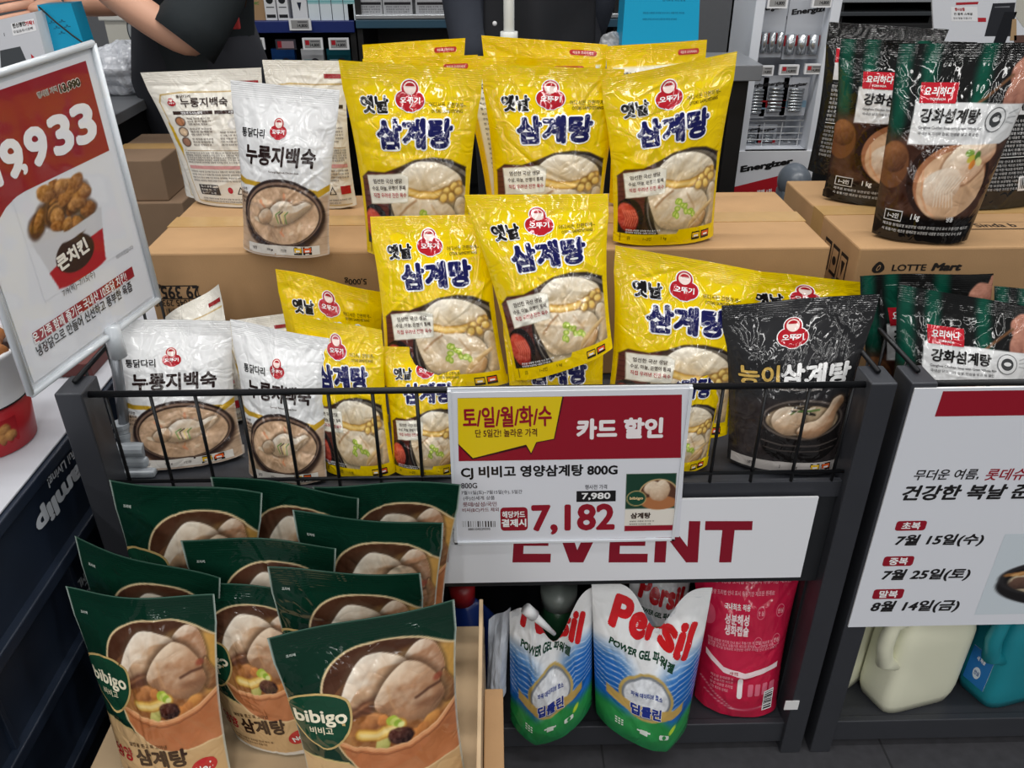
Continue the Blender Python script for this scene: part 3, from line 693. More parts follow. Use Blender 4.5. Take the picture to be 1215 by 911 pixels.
def art_dark():
    """black pouch with green bamboo bands and a white label"""
    a = Art(185, 245, (24, 24, 24), pitch=1.3)
    for u in (.06, .245, .62): 
        m_ = a.m_poly([(u-.05, -.1), (u+.05, -.1), (u+.055, .75), (u-.045, .75)], 7)*(1-smooth(.45, .72, 1-a.Y/a.H)); a.ink(m_*.9, (14, 82, 64)); a.mottle(m_, 8, 14, 3)
    a.poly([(0, .44), (1, .44), (1, .9), (0, .9)], (70, 44, 34), soft=14); a.mottle(a.m_poly([(0, .40), (1, .40), (1, .9), (0, .9)], 10), 26, 14, 4)
    a.ell(.08, .60, 22, 30, (110, 70, 44)); a.meat(.08, .56, 18, 20, (150, 100, 64), (66, 38, 26), .3, 4)
    a.ell(.56, .66, 66, 52, (46, 28, 22)); a.ell(.58, .67, 58, 46, (172, 116, 82)); a.ell(.60, .69, 55, 44, (216, 176, 140)); mk = a.m_ell(.60, .69, 55, 44); a.mottle(mk, 22, 22, 5)
    a.meat(.66, .58, 34, 26, (248, 232, 210), (196, 146, 110), .4, 4, out=(130, 88, 60)); a.meat(.52, .70, 32, 26, (246, 232, 214), (206, 164, 130), .2, 7)
    a.meat(.82, .52, 17, 14, (240, 214, 186), (176, 120, 86), .5, 9)
    for k, c in enumerate(((120, 156, 60), (214, 200, 80), (226, 140, 60), (96, 140, 60), (232, 226, 160))): a.ell(.73+.025*(k-2), .55+.014*((k*2) % 5-2), 6.5, 4.5, c, k*.6)
    for k in range(7): a.line([(.50+.03*k, .80), (.48+.025*k, .72), (.52+.03*k, .64)], 1.3, (250, 240, 222), .7, 1)
    a.line([(.33, .62), (.36, .74), (.44, .82), (.56, .865)], 3, (226, 172, 132))
    a.poly([(0, .84), (.3, .86), (.7, .865), (1, .85), (1, 1), (0, 1)], (20, 18, 18), soft=5)
    # hand with a root
    a.meat(.93, .13, 22, 20, (206, 146, 124), (110, 66, 56), .3, 5, clip=None); a.meat(.88, .23, 12, 22, (206, 150, 128), (116, 70, 60), -.2, 6); a.meat(.98, .27, 12, 26, (200, 142, 120), (100, 60, 50), .1, 8)
    a.line([(.83, .15), (.72, .225), (.62, .29)], 4, (112, 78, 54), 1, 1.5); a.line([(.97, .08), (1, .02)], 6, (180, 126, 104))
    lab = [(.175, .275), (1.0, .285), (1.0, .44), (.92, .475), (.16, .49)]
    a.poly(lab, (226, 227, 228)); 
    a.rect(.20, .185, .465, .285, (190, 34, 48), 1); a.txt('요리하다', .333, .228, 11, WHITE, w=39, bold=.03, layer=2, shear=.12); a.txt('YORIHADA', .333, .265, 3, WHITE, layer=2)
    a.txt('강화섬계탕', .445, .345, 18, (26, 24, 24), w=82, bold=.04, layer=1, shear=.08)
    a.txt('Ganghwa Chicken Soup with Green Whole Rice', .47, .405, 4.4, (110, 110, 112), w=92, layer=1); a.txt('국내산 닭고기와 찹쌀, 인삼을 넣고 푹 끓인', .46, .432, 4.2, (120, 120, 122), w=88, layer=1)
    x, y = a.xy(.80, .36); a.shape(circ(x, y, 15), (120, 122, 124), 1); a.shape(circ(x, y, 13.6), (226, 227, 228), 2); a.shape(circ(x, y, 9), (70, 72, 74), 3); a.shape(circ(x, y+.5, 5.5, 3), (226, 227, 228), 4)
    for k in range(3): a.line([(.90, .33+.02*k), (.97, .31+.035*k)], 1.2, (150, 152, 154))
    a.rect(.08, .835, .235, .895, (200, 200, 200), 1); a.rect(.088, .841, .227, .889, (24, 22, 22), 2); a.txt('1~2인', .158, .865, 7, WHITE, bold=.02, layer=3)
    a.txt('1 kg', .36, .865, 10, WHITE, bold=.03, layer=1); a.txt('냉동', .70, .865, 7, WHITE, layer=1)
    smallprint(a, .08, .92, .915, .945, 2, 4.2, (206, 204, 202), 6)
    return a
def art_dark_back():
    a = Art(185, 245, (30, 30, 30), pitch=2.5)
    a.rect(.1, .16, .5, .25, (190, 34, 48), 1); a.rect(.1, .25, .92, .36, (214, 215, 216), 1); a.txt('강화섬계탕', .5, .305, 15, BLACK, bold=.04, layer=2)
    smallprint(a, .1, .92, .40, .62, 9, 4.6, (206, 206, 206), 3); a.rect(.1, .64, .92, .644, WHITE, 1); smallprint(a, .1, .92, .67, .86, 8, 4.4, (190, 190, 190), 8)
    a.rect(.58, .78, .86, .88, (226, 226, 226), 2)
    for k in range(12): a.rect(.60+.02*k, .79, .607+.02*k+.004*(k % 3), .865, BLACK, 3)
    return a
def art_gel():
    a = Art(140, 190, (236, 238, 240), pitch=1.3)
    yy = 1-a.Y/a.H; u = a.X/a.W
    bl = smooth(.42, .62, yy+.10*np.abs(u-.45)*2+.03*np.sin(u*9)); a.ink(bl*smooth(.02, .25, np.abs(u-.48)), (30, 104, 190))
    a.ink(smooth(.70, .80, yy-.12*np.abs(u-.5)+.02*np.sin(u*14)), (46, 150, 76)); a.mottle(smooth(.7, .8, yy), 18, 18, 5); a.ink(smooth(.86, 1.0, yy)*.6, (16, 96, 60))
    for k in range(9):
        v = .40+.035*k
        a.line([(0, v), (.1, v+.02), (.22, v+.012), (.34, v+.05)], 1.1, (222, 236, 250), .8); a.line([(1, v-.02), (.9, v+.005), (.78, v+.0), (.66, v+.05)], 1.1, (222, 236, 250), .8)
    a.ell(.48, .655, 38, 28, (196, 168, 96)); a.ell(.48, .655, 34, 25, (126, 132, 140)); a.ell(.48, .655, 31, 22, (226, 230, 236)); a.mottle(a.m_ell(.48, .655, 31, 22), 30, 4, 4)
    a.poly([(.10, .665), (.30, .70), (.62, .715), (.86, .68), (.86, .745), (.62, .78), (.3, .765), (.10, .73)], (200, 166, 92))
    a.txt('딥클린', .48, .735, 14, (30, 50, 140), w=44, bold=.05, layer=2, outline=WHITE, ow=.04); a.txt('파워 데이티브 효소', .48, .635, 6, (26, 60, 150), w=44, bold=.03, layer=1)
    a.txt('Persil', .52, .245, 40, (206, 30, 38), w=104, bold=.05, layer=1, rot=-.26, shear=.05)
    a.txt('POWER GEL 파워젤', .43, .405, 11, (20, 66, 46), w=84, bold=.045, layer=1, rot=-.2, shear=.1)
    for k in range(3):
        for q in range(3): a.rect(.18+.03*q, .86+.018*k, .20+.03*q, .87+.018*k, (226, 240, 226), 1)
    a.rect(.43, .865, .51, .90, (230, 240, 230), 1); a.rect(.40, .87, .54, .882, (230, 240, 230), 1); a.rrect(.64, .865, .75, .90, 2, (230, 240, 230), 1); a.shape(circ(*a.xy(.695, .882), 3), (46, 150, 76), 2)
    a.ell(.78, .84, 6, 3.4, (190, 220, 60), .8)
    return a
def art_red():
    a = Art(165, 200, (196, 28, 66), pitch=2.)
    a.mottle(np.ones_like(a.X), 8, 60, 4)
    a.txt('오래가는 향기', .55, .06, 9, (246, 190, 200), bold=.02, layer=1); smallprint(a, .12, .92, .14, .20, 2, 5, (240, 170, 184), 4)
    a.txt('국내최초 적용', .42, .27, 7, WHITE, layer=1); a.txt('성분해성\n생화캡슐', .42, .37, 26, (250, 226, 230), w=42, bold=.035, layer=1)
    x, y = a.xy(.12, .33); a.shape(circ(x, y, 13), (216, 84, 110), 1)
    for k in range(4): 
        x, y = a.xy(.66+.2*(k % 2), .30+.17*(k//2)); a.shape(circ(x, y, 7), (224, 110, 134), 1); a.shape(circ(x, y, 6), (196, 28, 66), 2); a.txt('안심', .66+.2*(k % 2), .30+.17*(k//2), 5, (240, 180, 190), layer=3)
    smallprint(a, .12, .9, .475, .515, 3, 3.6, (236, 160, 176), 5)
    a.shp([(.10, .55), (.30, .64), (.55, .665), (.92, .62), (.92, .655), (.55, .70), (.3, .675), (.10, .59)], (246, 222, 226), 1)
    a.txt('사용 방법', .42, .672, 4, RED, layer=2)
    a.rrect(.475, .70, .535, .84, 4, (250, 240, 242), 1)
    for k in range(4): a.rrect(.60+.085*k, .74, .66+.085*k, .82, 2, (222, 110, 134), 1)
    smallprint(a, .16, .42, .71, .80, 4, 4, (236, 160, 176), 6); a.line([(.1, .86), (.4, .93), (.9, .92)], 1.2, (240, 190, 200)); a.line([(.05, .78), (.2, .84), (.45, .93)], 1.2, (240, 190, 200))
    a.rect(.80, .80, .92, .95, WHITE, 2)
    for k in range(9): a.rect(.81, .81+.015*k, .91, .815+.015*k+.003*(k % 3), BLACK, 3)
    return a
ZC, ZB, ZG, ZS = .731, .520, .300, .062          # carton top, basket floor, front carton, lower shelf
P_ = lambda *a: tuple((a[i], a[i+1]) for i in range(0, 8, 2))
GEL, RP = art_gel(), art_red()
# ------------------------------------------------------------------ room shell and shop furniture
STEEL = mat('charcoal_powder_coated_steel', (58, 60, 66), .45, .3, noise=.12, nscale=18)
STEELD = mat('dark_steel_sheet', (40, 42, 46), .5, .3, noise=.15, nscale=12)
WIRE = mat('black_wire', (26, 27, 30), .38, .4)
KRAFT = mat('brown_corrugated_board', (177, 141, 102), .75, spec=.2, noise=.10, nscale=22, bump=.15, bscale=420)
KRAFT_IN = mat('pale_board_inside', (196, 170, 136), .8, spec=.2, noise=.1, nscale=22)
TAPE = mat('yellowed_packing_tape', (186, 150, 98), .25, noise=.1, nscale=60)
fl = B(); fl.box(-2.5, 3.6, -2.4, 4.0, -.02, 0.); fo = fl.done('floor', mat('dark_grey_floor_tile', (64, 64, 68), .5, noise=.35, nscale=55, bump=.05)); fo['kind'] = 'structure'
jo = B()
for k in range(-5, 8): jo.box(-2.5, 3.6, k*.45-.17-.0015, k*.45-.17+.0015, -.001, .0006); jo.box(k*.45+.22-.0015, k*.45+.22+.0015, -2.4, 4., -.001, .0006)
j_ = jo.done('trim_1', mat('floor_joint', (40, 40, 43), .7)); j_['kind'] = 'structure'
w = B(); w.box(-2.5, 3.6, 4.0, 4.05, 0, 2.9); w = w.done('wall_back', mat('grey_wall_paint', (120, 122, 126), .8, noise=.05)); w['kind'] = 'structure'

def display(x0, x1, label):
    """dark steel promotion stand: wire basket above, open shelf below"""
    r = empty('display_stand', ((x0+x1)/2, .2, 0), label, 'display stand', 'steel promotion display stands')
    for xa in (x0, x1-.032):
        for ya, zt_ in ((-.022, .678), (.60, .508)):
            b = B(); b.box(xa, xa+.032, ya, ya+.045, 0, zt_, .002); b.done('post', STEEL, r)
    for xa in (x0+.032, x1-.035):
        b = B(); b.box(xa, xa+.003, .02, .60, .03, .507); b.done('side_panel', STEELD, r)
    b = B(); b.box(x0+.032, x1-.032, .63, .636, .02, .507); b.done('back_panel', STEELD, r)
    b = B(); b.box(x0+.002, x1-.002, .024, .645, .508, .5195).box(x0+.033, x1-.033, 0., .024, .508, .5195).box(x0+.03, x1-.03, -.008, .0, .500, .526, .001); b.done('basket_floor', STEEL, r)
    b = B(); b.box(x0+.032, x1-.032, -.004, .004, .350, .500, .001); b.done('fascia', STEELD, r)
    b = B(); b.box(x0+.033, x1-.033, -.002, .60, .05, .06).box(x0+.03, x1-.03, -.014, -.002, .018, .062, .0015); b.done('bottom_shelf', STEEL, r)
    b = B(); b.tube([(x0+.02, -.006, .668), (x1-.02, -.006, .668)], .0042, 8); b.done('top_rail', WIRE, r, True)
    b = B(); b.tube([(x0+.03, -.006, .540), (x1-.03, -.006, .540)], .0028, 6); b.done('lower_rail', WIRE, r, True)
    for xa in (x0+.016, x1-.016):
        b = B(); b.tube([(xa, .0, .682), (xa, .285, .682)], .0032, 8); b.done('side_rail', WIRE, r, True)
        for k in range(5):
            b = B(); b.tube([(xa, .03+.062*k, .682), (xa, .03+.062*k, .518)], .0022, 6); b.done('wire', WIRE, r, True)
    n = int((x1-x0)/.0525)
    for k in range(1, n+1):
        xa = x0+.0525*k-.002
        if xa > x1-.03: break
        b = B(); b.tube([(xa, -.006, .668), (xa, -.006, .515)], .0023, 6); b.done('wire', WIRE, r, True)
    return r
DISP = display(-.004, .984, 'dark steel basket stand with the big price card and EVENT board')
b = B(); b.box(.941, .962, -.0235, -.022, .105, .124); tp = b.done('torn_tape', mat('white_tape', (226, 226, 226), .5), DISP); tp['label'] = 'white torn tape scrap'
display(1.0, 1.99, 'dark steel basket stand at the right picture edge behind the summer dates board')

def carton(x0, x1, y0, y1, z0, z1, label, m=None, tape=True, group='brown cartons', M=None):
    m = m or KRAFT
    b = B(); b.box(x0, x1, y0, y1, z0, z1, .003)
    o = b.done('carton', m); tag(o, label, 'carton', group)
    ym = (y0+y1)/2
    b = B(); b.box(x0+.002, x1-.002, ym-.0012, ym+.0012, z1-.0005, z1+.0004); b.done('flap_seam', mat('board_seam_brown', (120, 88, 54), .9), o)  # darker brown strip where the top flaps meet
    if tape:
        b = B(); b.box(x0+.001, x1-.001, ym-.024, ym+.024, z1-.0005, z1+.0009).box(x0-.0007, x0+.001, ym-.024, ym+.024, z1-.06, z1+.0009).box(x1-.001, x1+.0007, ym-.024, ym+.024, z1-.06, z1+.0009)
        b.done('packing_tape', TAPE, o)
    return o
cA = carton(-.006, .498, .29, .566, .52, .731, 'brown carton behind the basket under the white pouches, with upside down barcode')
cB = carton(.502, 1.006, .29, .566, .52, .731, 'brown carton behind the basket with bare taped top right of the yellow pouches')
cC = carton(1.05, 1.66, .29, .642, .52, .728, 'brown carton under the black and green pouches with a shop name on its front')
INKB = (38, 34, 32); KR = (177, 141, 102)
def print_on(parent, name, W, H, TL, TR, BR, BL, draw, base=KR, lift=.3, m=None):
    a = Art(W, H, base, step=0); draw(a)
    # only the ink is laid on the surface
    TL, TR, BR, BL = [np.asarray(p, float) for p in (TL, TR, BR, BL)]
    n = np.cross(TR-TL, TL-BL); n /= np.linalg.norm(n); V = []; F = []; C_ = []; c = 0
    for dv, df, dc, dl in a.dec:
        u, v = (dv[:, 0]/W)[:, None], (dv[:, 1]/H)[:, None]
        V.append(BL*(1-u)*(1-v)+BR*u*(1-v)+TL*(1-u)*v+TR*u*v+n*.001*(.3+lift*dl)[:, None]); C_.append(dc); F += [tuple(i+c for i in q) for q in df]; c += len(dv)
    return link(name, fill_mesh(name, np.concatenate(V), F, np.concatenate(C_), smooth_=False), parent, m or PAPER)
def rect_px(pts, f): return [f(*p) for p in pts]
def dA(a):
    a.rect(.42, .12, .985, .30, INKB, 1); a.rect(.43, .135, .975, .285, KR, 2)
    a.txt('29 395', .73, .21, 17, INKB, bold=.03, rot=math.pi, layer=3); a.txt('1 880 1045 29395', .72, .35, 9, INKB, bold=.01, rot=math.pi, layer=1)
    r = random.Random(3); u = .46
    while u < .97:
        w_ = r.choice([.006, .006, .012, .018]); a.rect(u, .42, u+w_, .72, INKB, 1); u += w_+r.choice([.006, .010, .016])
p0, p1 = on_y(150, 328, .29), on_y(251, 415, .29)
print_on(cA, 'box_print', 110, 100, (p0[0], .29, p0[2]), (p1[0], .29, p0[2]), (p1[0], .29, p1[2]), (p0[0], .29, p1[2]), dA)
p0 = on_y(422, 333, .29)
print_on(cA, 'box_print', 60, 20, (p0[0]-.03, .29, p0[2]+.01), (p0[0]+.03, .29, p0[2]+.01), (p0[0]+.03, .29, p0[2]-.01), (p0[0]-.03, .29, p0[2]-.01), lambda a: a.txt('5,000g', .5, .5, 12, INKB, bold=.02, rot=math.pi, layer=1))
def dC(a):
    x, y = a.xy(.075, .5); a.shape(catmull([(x-13, y-3), (x-8, y+8), (x, y+14), (x+9, y+8), (x+13, y-2), (x+7, y-10), (x-7, y-11)], 4), INKB, 1); a.shape(circ(x, y, 3.5, 7, rot=-.4), KR, 2); a.shape(circ(x, y, 2., 5, rot=-.4), INKB, 3)
    a.txt('LOTTE', .40, .5, 14.5, INKB, w=72, bold=.025, layer=1); a.txt('Mart', .80, .48, 18, INKB, w=62, bold=.06, shear=.22, layer=1)
p0, p1 = on_y(1037, 303, .29), on_y(1142, 331, .29); zc = (p0[2]+p1[2])/2
_hw = (p1[0]-p0[0])
print_on(cC, 'box_print', 200, 40, (p0[0], .29, zc+_hw*.1), (p1[0], .29, zc+_hw*.1), (p1[0], .29, zc-_hw*.1), (p0[0], .29, zc-_hw*.1), dC)
p0 = on_z(1180, 268, .728)
def dT(a): a.rrect(0, 0, 1, 1, 6, INKB, 1); a.rrect(.012, .06, .988, .94, 5, KR, 2); a.txt('Sinda b', .5, .5, 17, INKB, bold=.02, layer=3)
print_on(cC, 'box_print', 120, 34, (p0[0]-.06, p0[1]+.017, .728), (p0[0]+.06, p0[1]+.017, .728), (p0[0]+.06, p0[1]-.017, .728), (p0[0]-.06, p0[1]-.017, .728), dT)
def dS(a):
    for k in range(3):
        a.rect(.03+.155*k, .3, .165+.155*k, .95, INKB, 1); a.rect(.045+.155*k, .36, .15+.155*k, .89, KR, 2); a.shp([(.06+.155*k, .8), (.097+.155*k, .45), (.135+.155*k, .8)], INKB, 3)
print_on(cC, 'box_print', 330, 80, (1.05, .642, .722), (1.05, .300, .722), (1.05, .300, .642), (1.05, .642, .642), lambda a: (a.rect(.66, .25, .74, .85, INKB, 1), a.rect(.668, .32, .732, .78, KR, 2), a.shp([(.68, .7), (.70, .4), (.72, .7)], INKB, 3), a.rect(.76, .25, .84, .85, INKB, 1), a.rect(.768, .32, .832, .78, KR, 2), a.shape(circ(*a.xy(.80, .55), 7), INKB, 3), a.rect(.86, .25, .94, .85, INKB, 1), a.rect(.868, .32, .932, .78, KR, 2), a.shp([(.88, .4), (.92, .4), (.90, .72)], INKB, 3)))
print_on(cC, 'box_lettering', 330, 80, (1.05, .642, .722), (1.05, .300, .722), (1.05, .300, .642), (1.05, .642, .642), lambda a: a.txt('Mart', .22, .5, 18, INKB, bold=.04, shear=.2, layer=1))

# open carton with the green pouches
xr = on_z(563, 940, .30)[0]
b = B(); b.box(.03, xr+.009, -.40, -.026, 0, .298, .002)
oc = b.done('open_carton', KRAFT_IN); tag(oc, 'pale open carton on the floor carrying the green pouches, one side wall folded up', 'carton')
b = B(); b.box(xr+.004, xr+.009, -.36, -.05, .298, .372, .001); b.done('side_wall', KRAFT_IN, oc)
b = B(); b.box(xr+.010, xr+.034, -.40, -.135, 0, .300, .002); b.done('edge_flap', KRAFT, oc)
print_on(oc, 'box_print', 100, 60, (xr+.0095, -.16, .36), (xr+.0095, -.06, .36), (xr+.0095, -.06, .31), (xr+.0095, -.16, .31), lambda a: (a.txt('삼계탕', .5, .3, 14, INKB, bold=.03, layer=1), smallprint(a, .1, .9, .6, .9, 3, 6, INKB, 3)), base=(196, 170, 136))

# ------------------------------------------------------------------ signs
class PB:
    """planar board: lays print out in its own plane, sizes read off as they appear"""
    def __init__(s, TL, TR, BR, BL, W, H, base, **k):
        s.c = [np.asarray(p, float) for p in (TL, TR, BR, BL)]; s.a = Art(W, H, base, step=0, **k)
        TL, TR, BR, BL = s.c; s.ex = (TR+BR-TL-BL)/2; s.ey = (TL+TR-BL-BR)/2; s.n = np.cross(s.ex, s.ey); s.n /= np.linalg.norm(s.n); s.o = (TL+TR+BL+BR)/4
    def uv(s, px, py):
        d = ray(px, py); P = CAM+d*((s.o-CAM)@s.n)/(d@s.n)-s.o
        A = np.array([[s.ex@s.ex, s.ex@s.ey], [s.ex@s.ey, s.ey@s.ey]]); q = np.linalg.solve(A, [P@s.ex, P@s.ey])
        return q[0]+.5, .5-q[1]
    def txt(s, t, px, py, h, col, w=None, **k):
        u, v = s.uv(px, py); u2, v2 = s.uv(px, py+1.); k_ = abs(v2-v)*s.a.H
        ww = None
        if w: 
            ua, va = s.uv(px-w/2, py); ub, vb = s.uv(px+w/2, py); ww = math.hypot((ub-ua)*s.a.W, (vb-va)*s.a.H)
        s.a.txt(t, u, v, h*k_, col, w=ww, **k)
    def poly(s, pts, col, layer=1): s.a.shp([s.uv(*p) for p in pts], col, layer)
    def rect(s, p, q, col, layer=1):
        (u0, v0), (u1, v1) = s.uv(*p), s.uv(*q); s.a.rect(u0, v0, u1, v1, col, layer)
    def rrect(s, p, q, r, col, layer=1):
        (u0, v0), (u1, v1) = s.uv(*p), s.uv(*q); s.a.rrect(u0, v0, u1, v1, r, col, layer)
    def patch(s, art, p, q, layer=1):
        (u0, v0), (u1, v1) = s.uv(*p), s.uv(*q); s.a.patch(art, u0, v0, u1, v1, layer)
    def make(s, name, thick, m, parent=None, **k): return board(name, s.a, *s.c, thick, m, parent, **k)
SRED = (150, 20, 40); SW = (232, 234, 240)
CLEAR = clear_mat('clear_acrylic')
# EVENT board on the fascia
zt, zb = on_y(700, 594, -.016)[2], on_y(700, 689, -.016)[2]; xa = on_y(960, 640, -.016)[0]
P = PB((.05, -.016, zt), (xa, -.016, zt), (xa, -.016, zb), (.05, -.016, zb), (xa-.05)*1000, (zt-zb)*1000, SW)
LET = {'E': [(0, 0), (1, 0), (1, .21), (.27, .21), (.27, .39), (.92, .39), (.92, .60), (.27, .60), (.27, .79), (1, .79), (1, 1), (0, 1)],
       'V': [(0, 0), (.26, 0), (.5, .70), (.74, 0), (1, 0), (.64, 1), (.36, 1)], 'N': [(0, 0), (.27, 0), (.74, .62), (.74, 0), (1, 0), (1, 1), (.73, 1), (.26, .40), (.26, 1), (0, 1)],
       'T': [(0, 0), (1, 0), (1, .22), (.63, .22), (.60, 1), (.34, 1), (.37, .22), (0, .22)]}
for x0 in (608, 272):
    for ch, c, w_ in (('E', 0, 45), ('V', 47, 58), ('E', 114, 46), ('N', 168, 52), ('T', 226, 56)):
        P.poly([(x0+c+w_*x+(1-y)*3, 618+y*49) for x, y in LET[ch]], (138, 22, 42), 1)
ev = P.make('event_board', .003, PAPER); tag(ev, 'white EVENT board with large dark red letters under the basket', 'sign')
# price card hung on the rail
yc = -.017
P = PB(on_y(533, 466, yc), on_y(818, 461, yc), on_y(806, 637, yc), on_y(543, 642, yc), 300, 190, (228, 230, 238))
P.poly([(541, 472), (811, 468), (808, 543), (544, 547)], SRED)
P.poly([(541, 472), (669, 470), (658, 521), (637, 525), (630, 539), (624, 530), (560, 545), (543, 528)], (60, 14, 20), 2)
P.poly([(541, 472), (667, 470), (657, 520), (636, 524), (630, 537), (624, 527), (561, 543), (543, 526)], (238, 208, 24), 3)
P.txt('토/일/월/화/수', 601, 494, 25, SRED, w=107, bold=.03, layer=4, rot=.01); P.txt('단 5일간! 놀라운 가격', 600, 513, 9.5, (90, 20, 24), w=74, bold=.02, layer=4)
P.txt('카드 할인', 736, 508, 25, (248, 240, 242), w=104, bold=.05, layer=2)
P.txt('CJ 비비고 영양삼계탕 800G', 640, 559.5, 16, (28, 26, 28), w=186, bold=.035, layer=1)
P.txt('800G', 557, 576, 6.5, (60, 60, 66), w=19, bold=.02, layer=1)
for k, t in enumerate(('7월11일(토)~7월15일(수), 5일간', '(주)신세계 상품', '롯데/삼성/국민', '비씨(BC)카드 제외')):
    P.txt(t, 584-(0 if k == 0 else 16)+k, 584+7*k, 5.5, (90, 90, 98) if k < 2 else (120, 50, 60), w=72 if k == 0 else 34+3*k, bold=.01, layer=1)
r = random.Random(2); x = 550
while x < 589: w_ = r.choice([.8, 1.2, 2]); P.rect((x, 618), (x+w_, 625), (50, 50, 54)); x += w_+r.choice([.8, 1.2, 1.8])
P.txt('880104529395', 570, 627.5, 2.8, (90, 90, 96), w=26, layer=1)
P.rrect((594, 602), (627, 629), 5, SRED); P.txt('해당카드', 610, 610, 8, WHITE, w=27, bold=.03, layer=2); P.txt('결제시', 610.5, 620, 9.5, WHITE, w=29, bold=.04, layer=2)
P.txt('행사전 가격', 707, 577.5, 5.5, (60, 60, 66), w=26, bold=.01, layer=1)
P.rect((684, 582.5), (730, 594.5), (26, 24, 26)); P.txt('7,980', 707, 588.5, 8.5, WHITE, w=34, bold=.03, layer=2)
P.txt('7,182', 680, 616, 36, SRED, w=98, bold=.035, layer=1)
mini = Art(110, 150, (236, 230, 220), pitch=2.)
mini.ink(mini.m_poly([(0, 0), (1, 0), (1, .6), (0, .6)]), (26, 64, 48)); mini.ell(.66, .36, 44, 40, (214, 180, 130)); mini.ell(.66, .36, 41, 37, (90, 56, 40)); mini.ell(.68, .5, 40, 18, (180, 116, 72))
mini.meat(.55, .25, 20, 17, (244, 226, 202), (180, 140, 106), .3, 3); mini.meat(.75, .24, 14, 20, (244, 226, 202), (180, 140, 106), .4, 5); mini.meat(.68, .34, 22, 20, (240, 220, 194), (170, 126, 92), .2, 7)
mini.ell(.22, .42, 22, 20, (206, 176, 116)); mini.ell(.22, .42, 20, 18, (26, 74, 54)); mini.poly([(0, .9), (1, .9), (1, 1), (0, 1)], (150, 20, 40))
mini.txt('bibigo', .22, .42, 9, (226, 200, 150), w=30, bold=.04, layer=1); mini.txt('삼계탕', .32, .72, 16, (56, 36, 26), bold=.04, layer=1); smallprint(mini, .1, .6, .82, .87, 2, 4, (120, 110, 100), 3)
P.patch(mini, (743, 562), (797, 629), 1)
pc = P.make('price_card', .0015, GLOSSPAPER)
h = empty('price_card_holder', (.59, yc, .668), 'white price card holder with red and yellow top hanging on the basket rail', 'sign')
pc.parent = h; pc.matrix_parent_inverse = h.matrix_basis.inverted()
c = P.c; x0, x1, z0, z1 = c[3][0]-.004, c[1][0]+.004, c[3][2]-.003, c[0][2]+.003
b = B(); b.box(x0, x1, yc+.0018, yc+.004, z0, z1+.002).box(x0, x0+.004, yc-.003, yc+.002, z0, z1).box(x1-.004, x1, yc-.003, yc+.002, z0, z1).box(x0, x1, yc-.003, yc+.002, z0, z0+.003)
b.done('plastic_frame', mat('milky_plastic_frame', (222, 226, 232), .2), h)
b = B(); b.box(x0+.004, x1-.004, yc+.002, yc+.0035, z1, z1+.010); b.done('clear_clip', CLEAR, h)
# summer dates board on the right stand
yc = -.024
TLw, BLw = on_y(1086, 461, yc), on_y(1006, 744, yc); xl = (TLw[0]+BLw[0])/2; xr2 = 1.965
P = PB((xl, yc, TLw[2]), (xr2, yc, TLw[2]), (xr2, yc, BLw[2]), (xl, yc, BLw[2]), (xr2-xl)*1000, (TLw[2]-BLw[2])*1000, (224, 227, 235))
u0, v0 = P.uv(1119, 464); u1, v1 = P.uv(1109, 494)
P.a.shp([(u1, v1), (.94, v1), (.955, v0), (u0, v0)], SRED, 1)
ink = (30, 28, 30)
P.txt('무더운 여름,', 1124, 563, 13, ink, w=78, bold=.02, layer=1, shear=.15)
P.txt('롯데슈퍼와 함께', 1228, 562, 14, SRED, w=115, bold=.02, layer=1, shear=.15)
P.txt('건강한 복날 준비하세요!', 1197, 583, 18, ink, w=250, bold=.035, layer=1, shear=.15)
for (ly, ty, bx, tx, t1, t2) in ((623.5, 641, 1081, 1115, '초복', '7월 15일(수)'), (665.5, 682, 1066, 1099, '중복', '7월 25일(토)'), (704.5, 719.5, 1054, 1086, '말복', '8월 14일(금)')):
    P.rrect((bx-16.5, ly-5.5), (bx+16, ly+5.5), 4, SRED); P.txt(t1, bx, ly, 8.5, WHITE, w=22, bold=.03, layer=2); P.txt(t2, tx, ty, 15, ink, w=104, bold=.035, layer=1, shear=.18)
soup_ = Art(260, 180, (206, 216, 224), pitch=2.2)
soup_.ell(.50, .62, 118, 56, (26, 24, 26)); soup_.ell(.5, .54, 118, 50, (44, 42, 44)); soup_.ell(.5, .55, 110, 44, (22, 20, 22)); soup_.ell(.5, .57, 104, 40, (206, 190, 160)); mk = soup_.m_ell(.5, .57, 104, 40); soup_.mottle(mk, 26, 12, 4)
soup_.meat(.30, .56, 34, 26, (232, 214, 190), (150, 116, 90), .3, 4, out=(90, 70, 56)); soup_.meat(.62, .52, 52, 30, (240, 226, 206), (170, 134, 104), .1, 7, out=(90, 70, 56)); soup_.meat(.16, .60, 14, 14, (120, 90, 76), (50, 36, 32), 0, 9)
for k in range(3): soup_.line([(.08+.03*k, .50), (.35, .38-.02*k), (.8, .20+.01*k)], 7-k*1.5, [(150, 104, 60), (206, 160, 104), (186, 134, 80)][k])
soup_.ell(.52, .44, 10, 5, (96, 130, 60), .5); soup_.ell(.58, .42, 10, 5, (120, 150, 70), -.4)
u0, v0 = P.uv(1160, 634); u1, v1 = P.uv(1152, 729); P.a.patch(soup_, u1+.005, v0, u1+.32, v1, 1)
sd = P.make('dates_board', .003, PAPER); tag(sd, 'white board with the dates of three summer days on the right stand', 'sign')
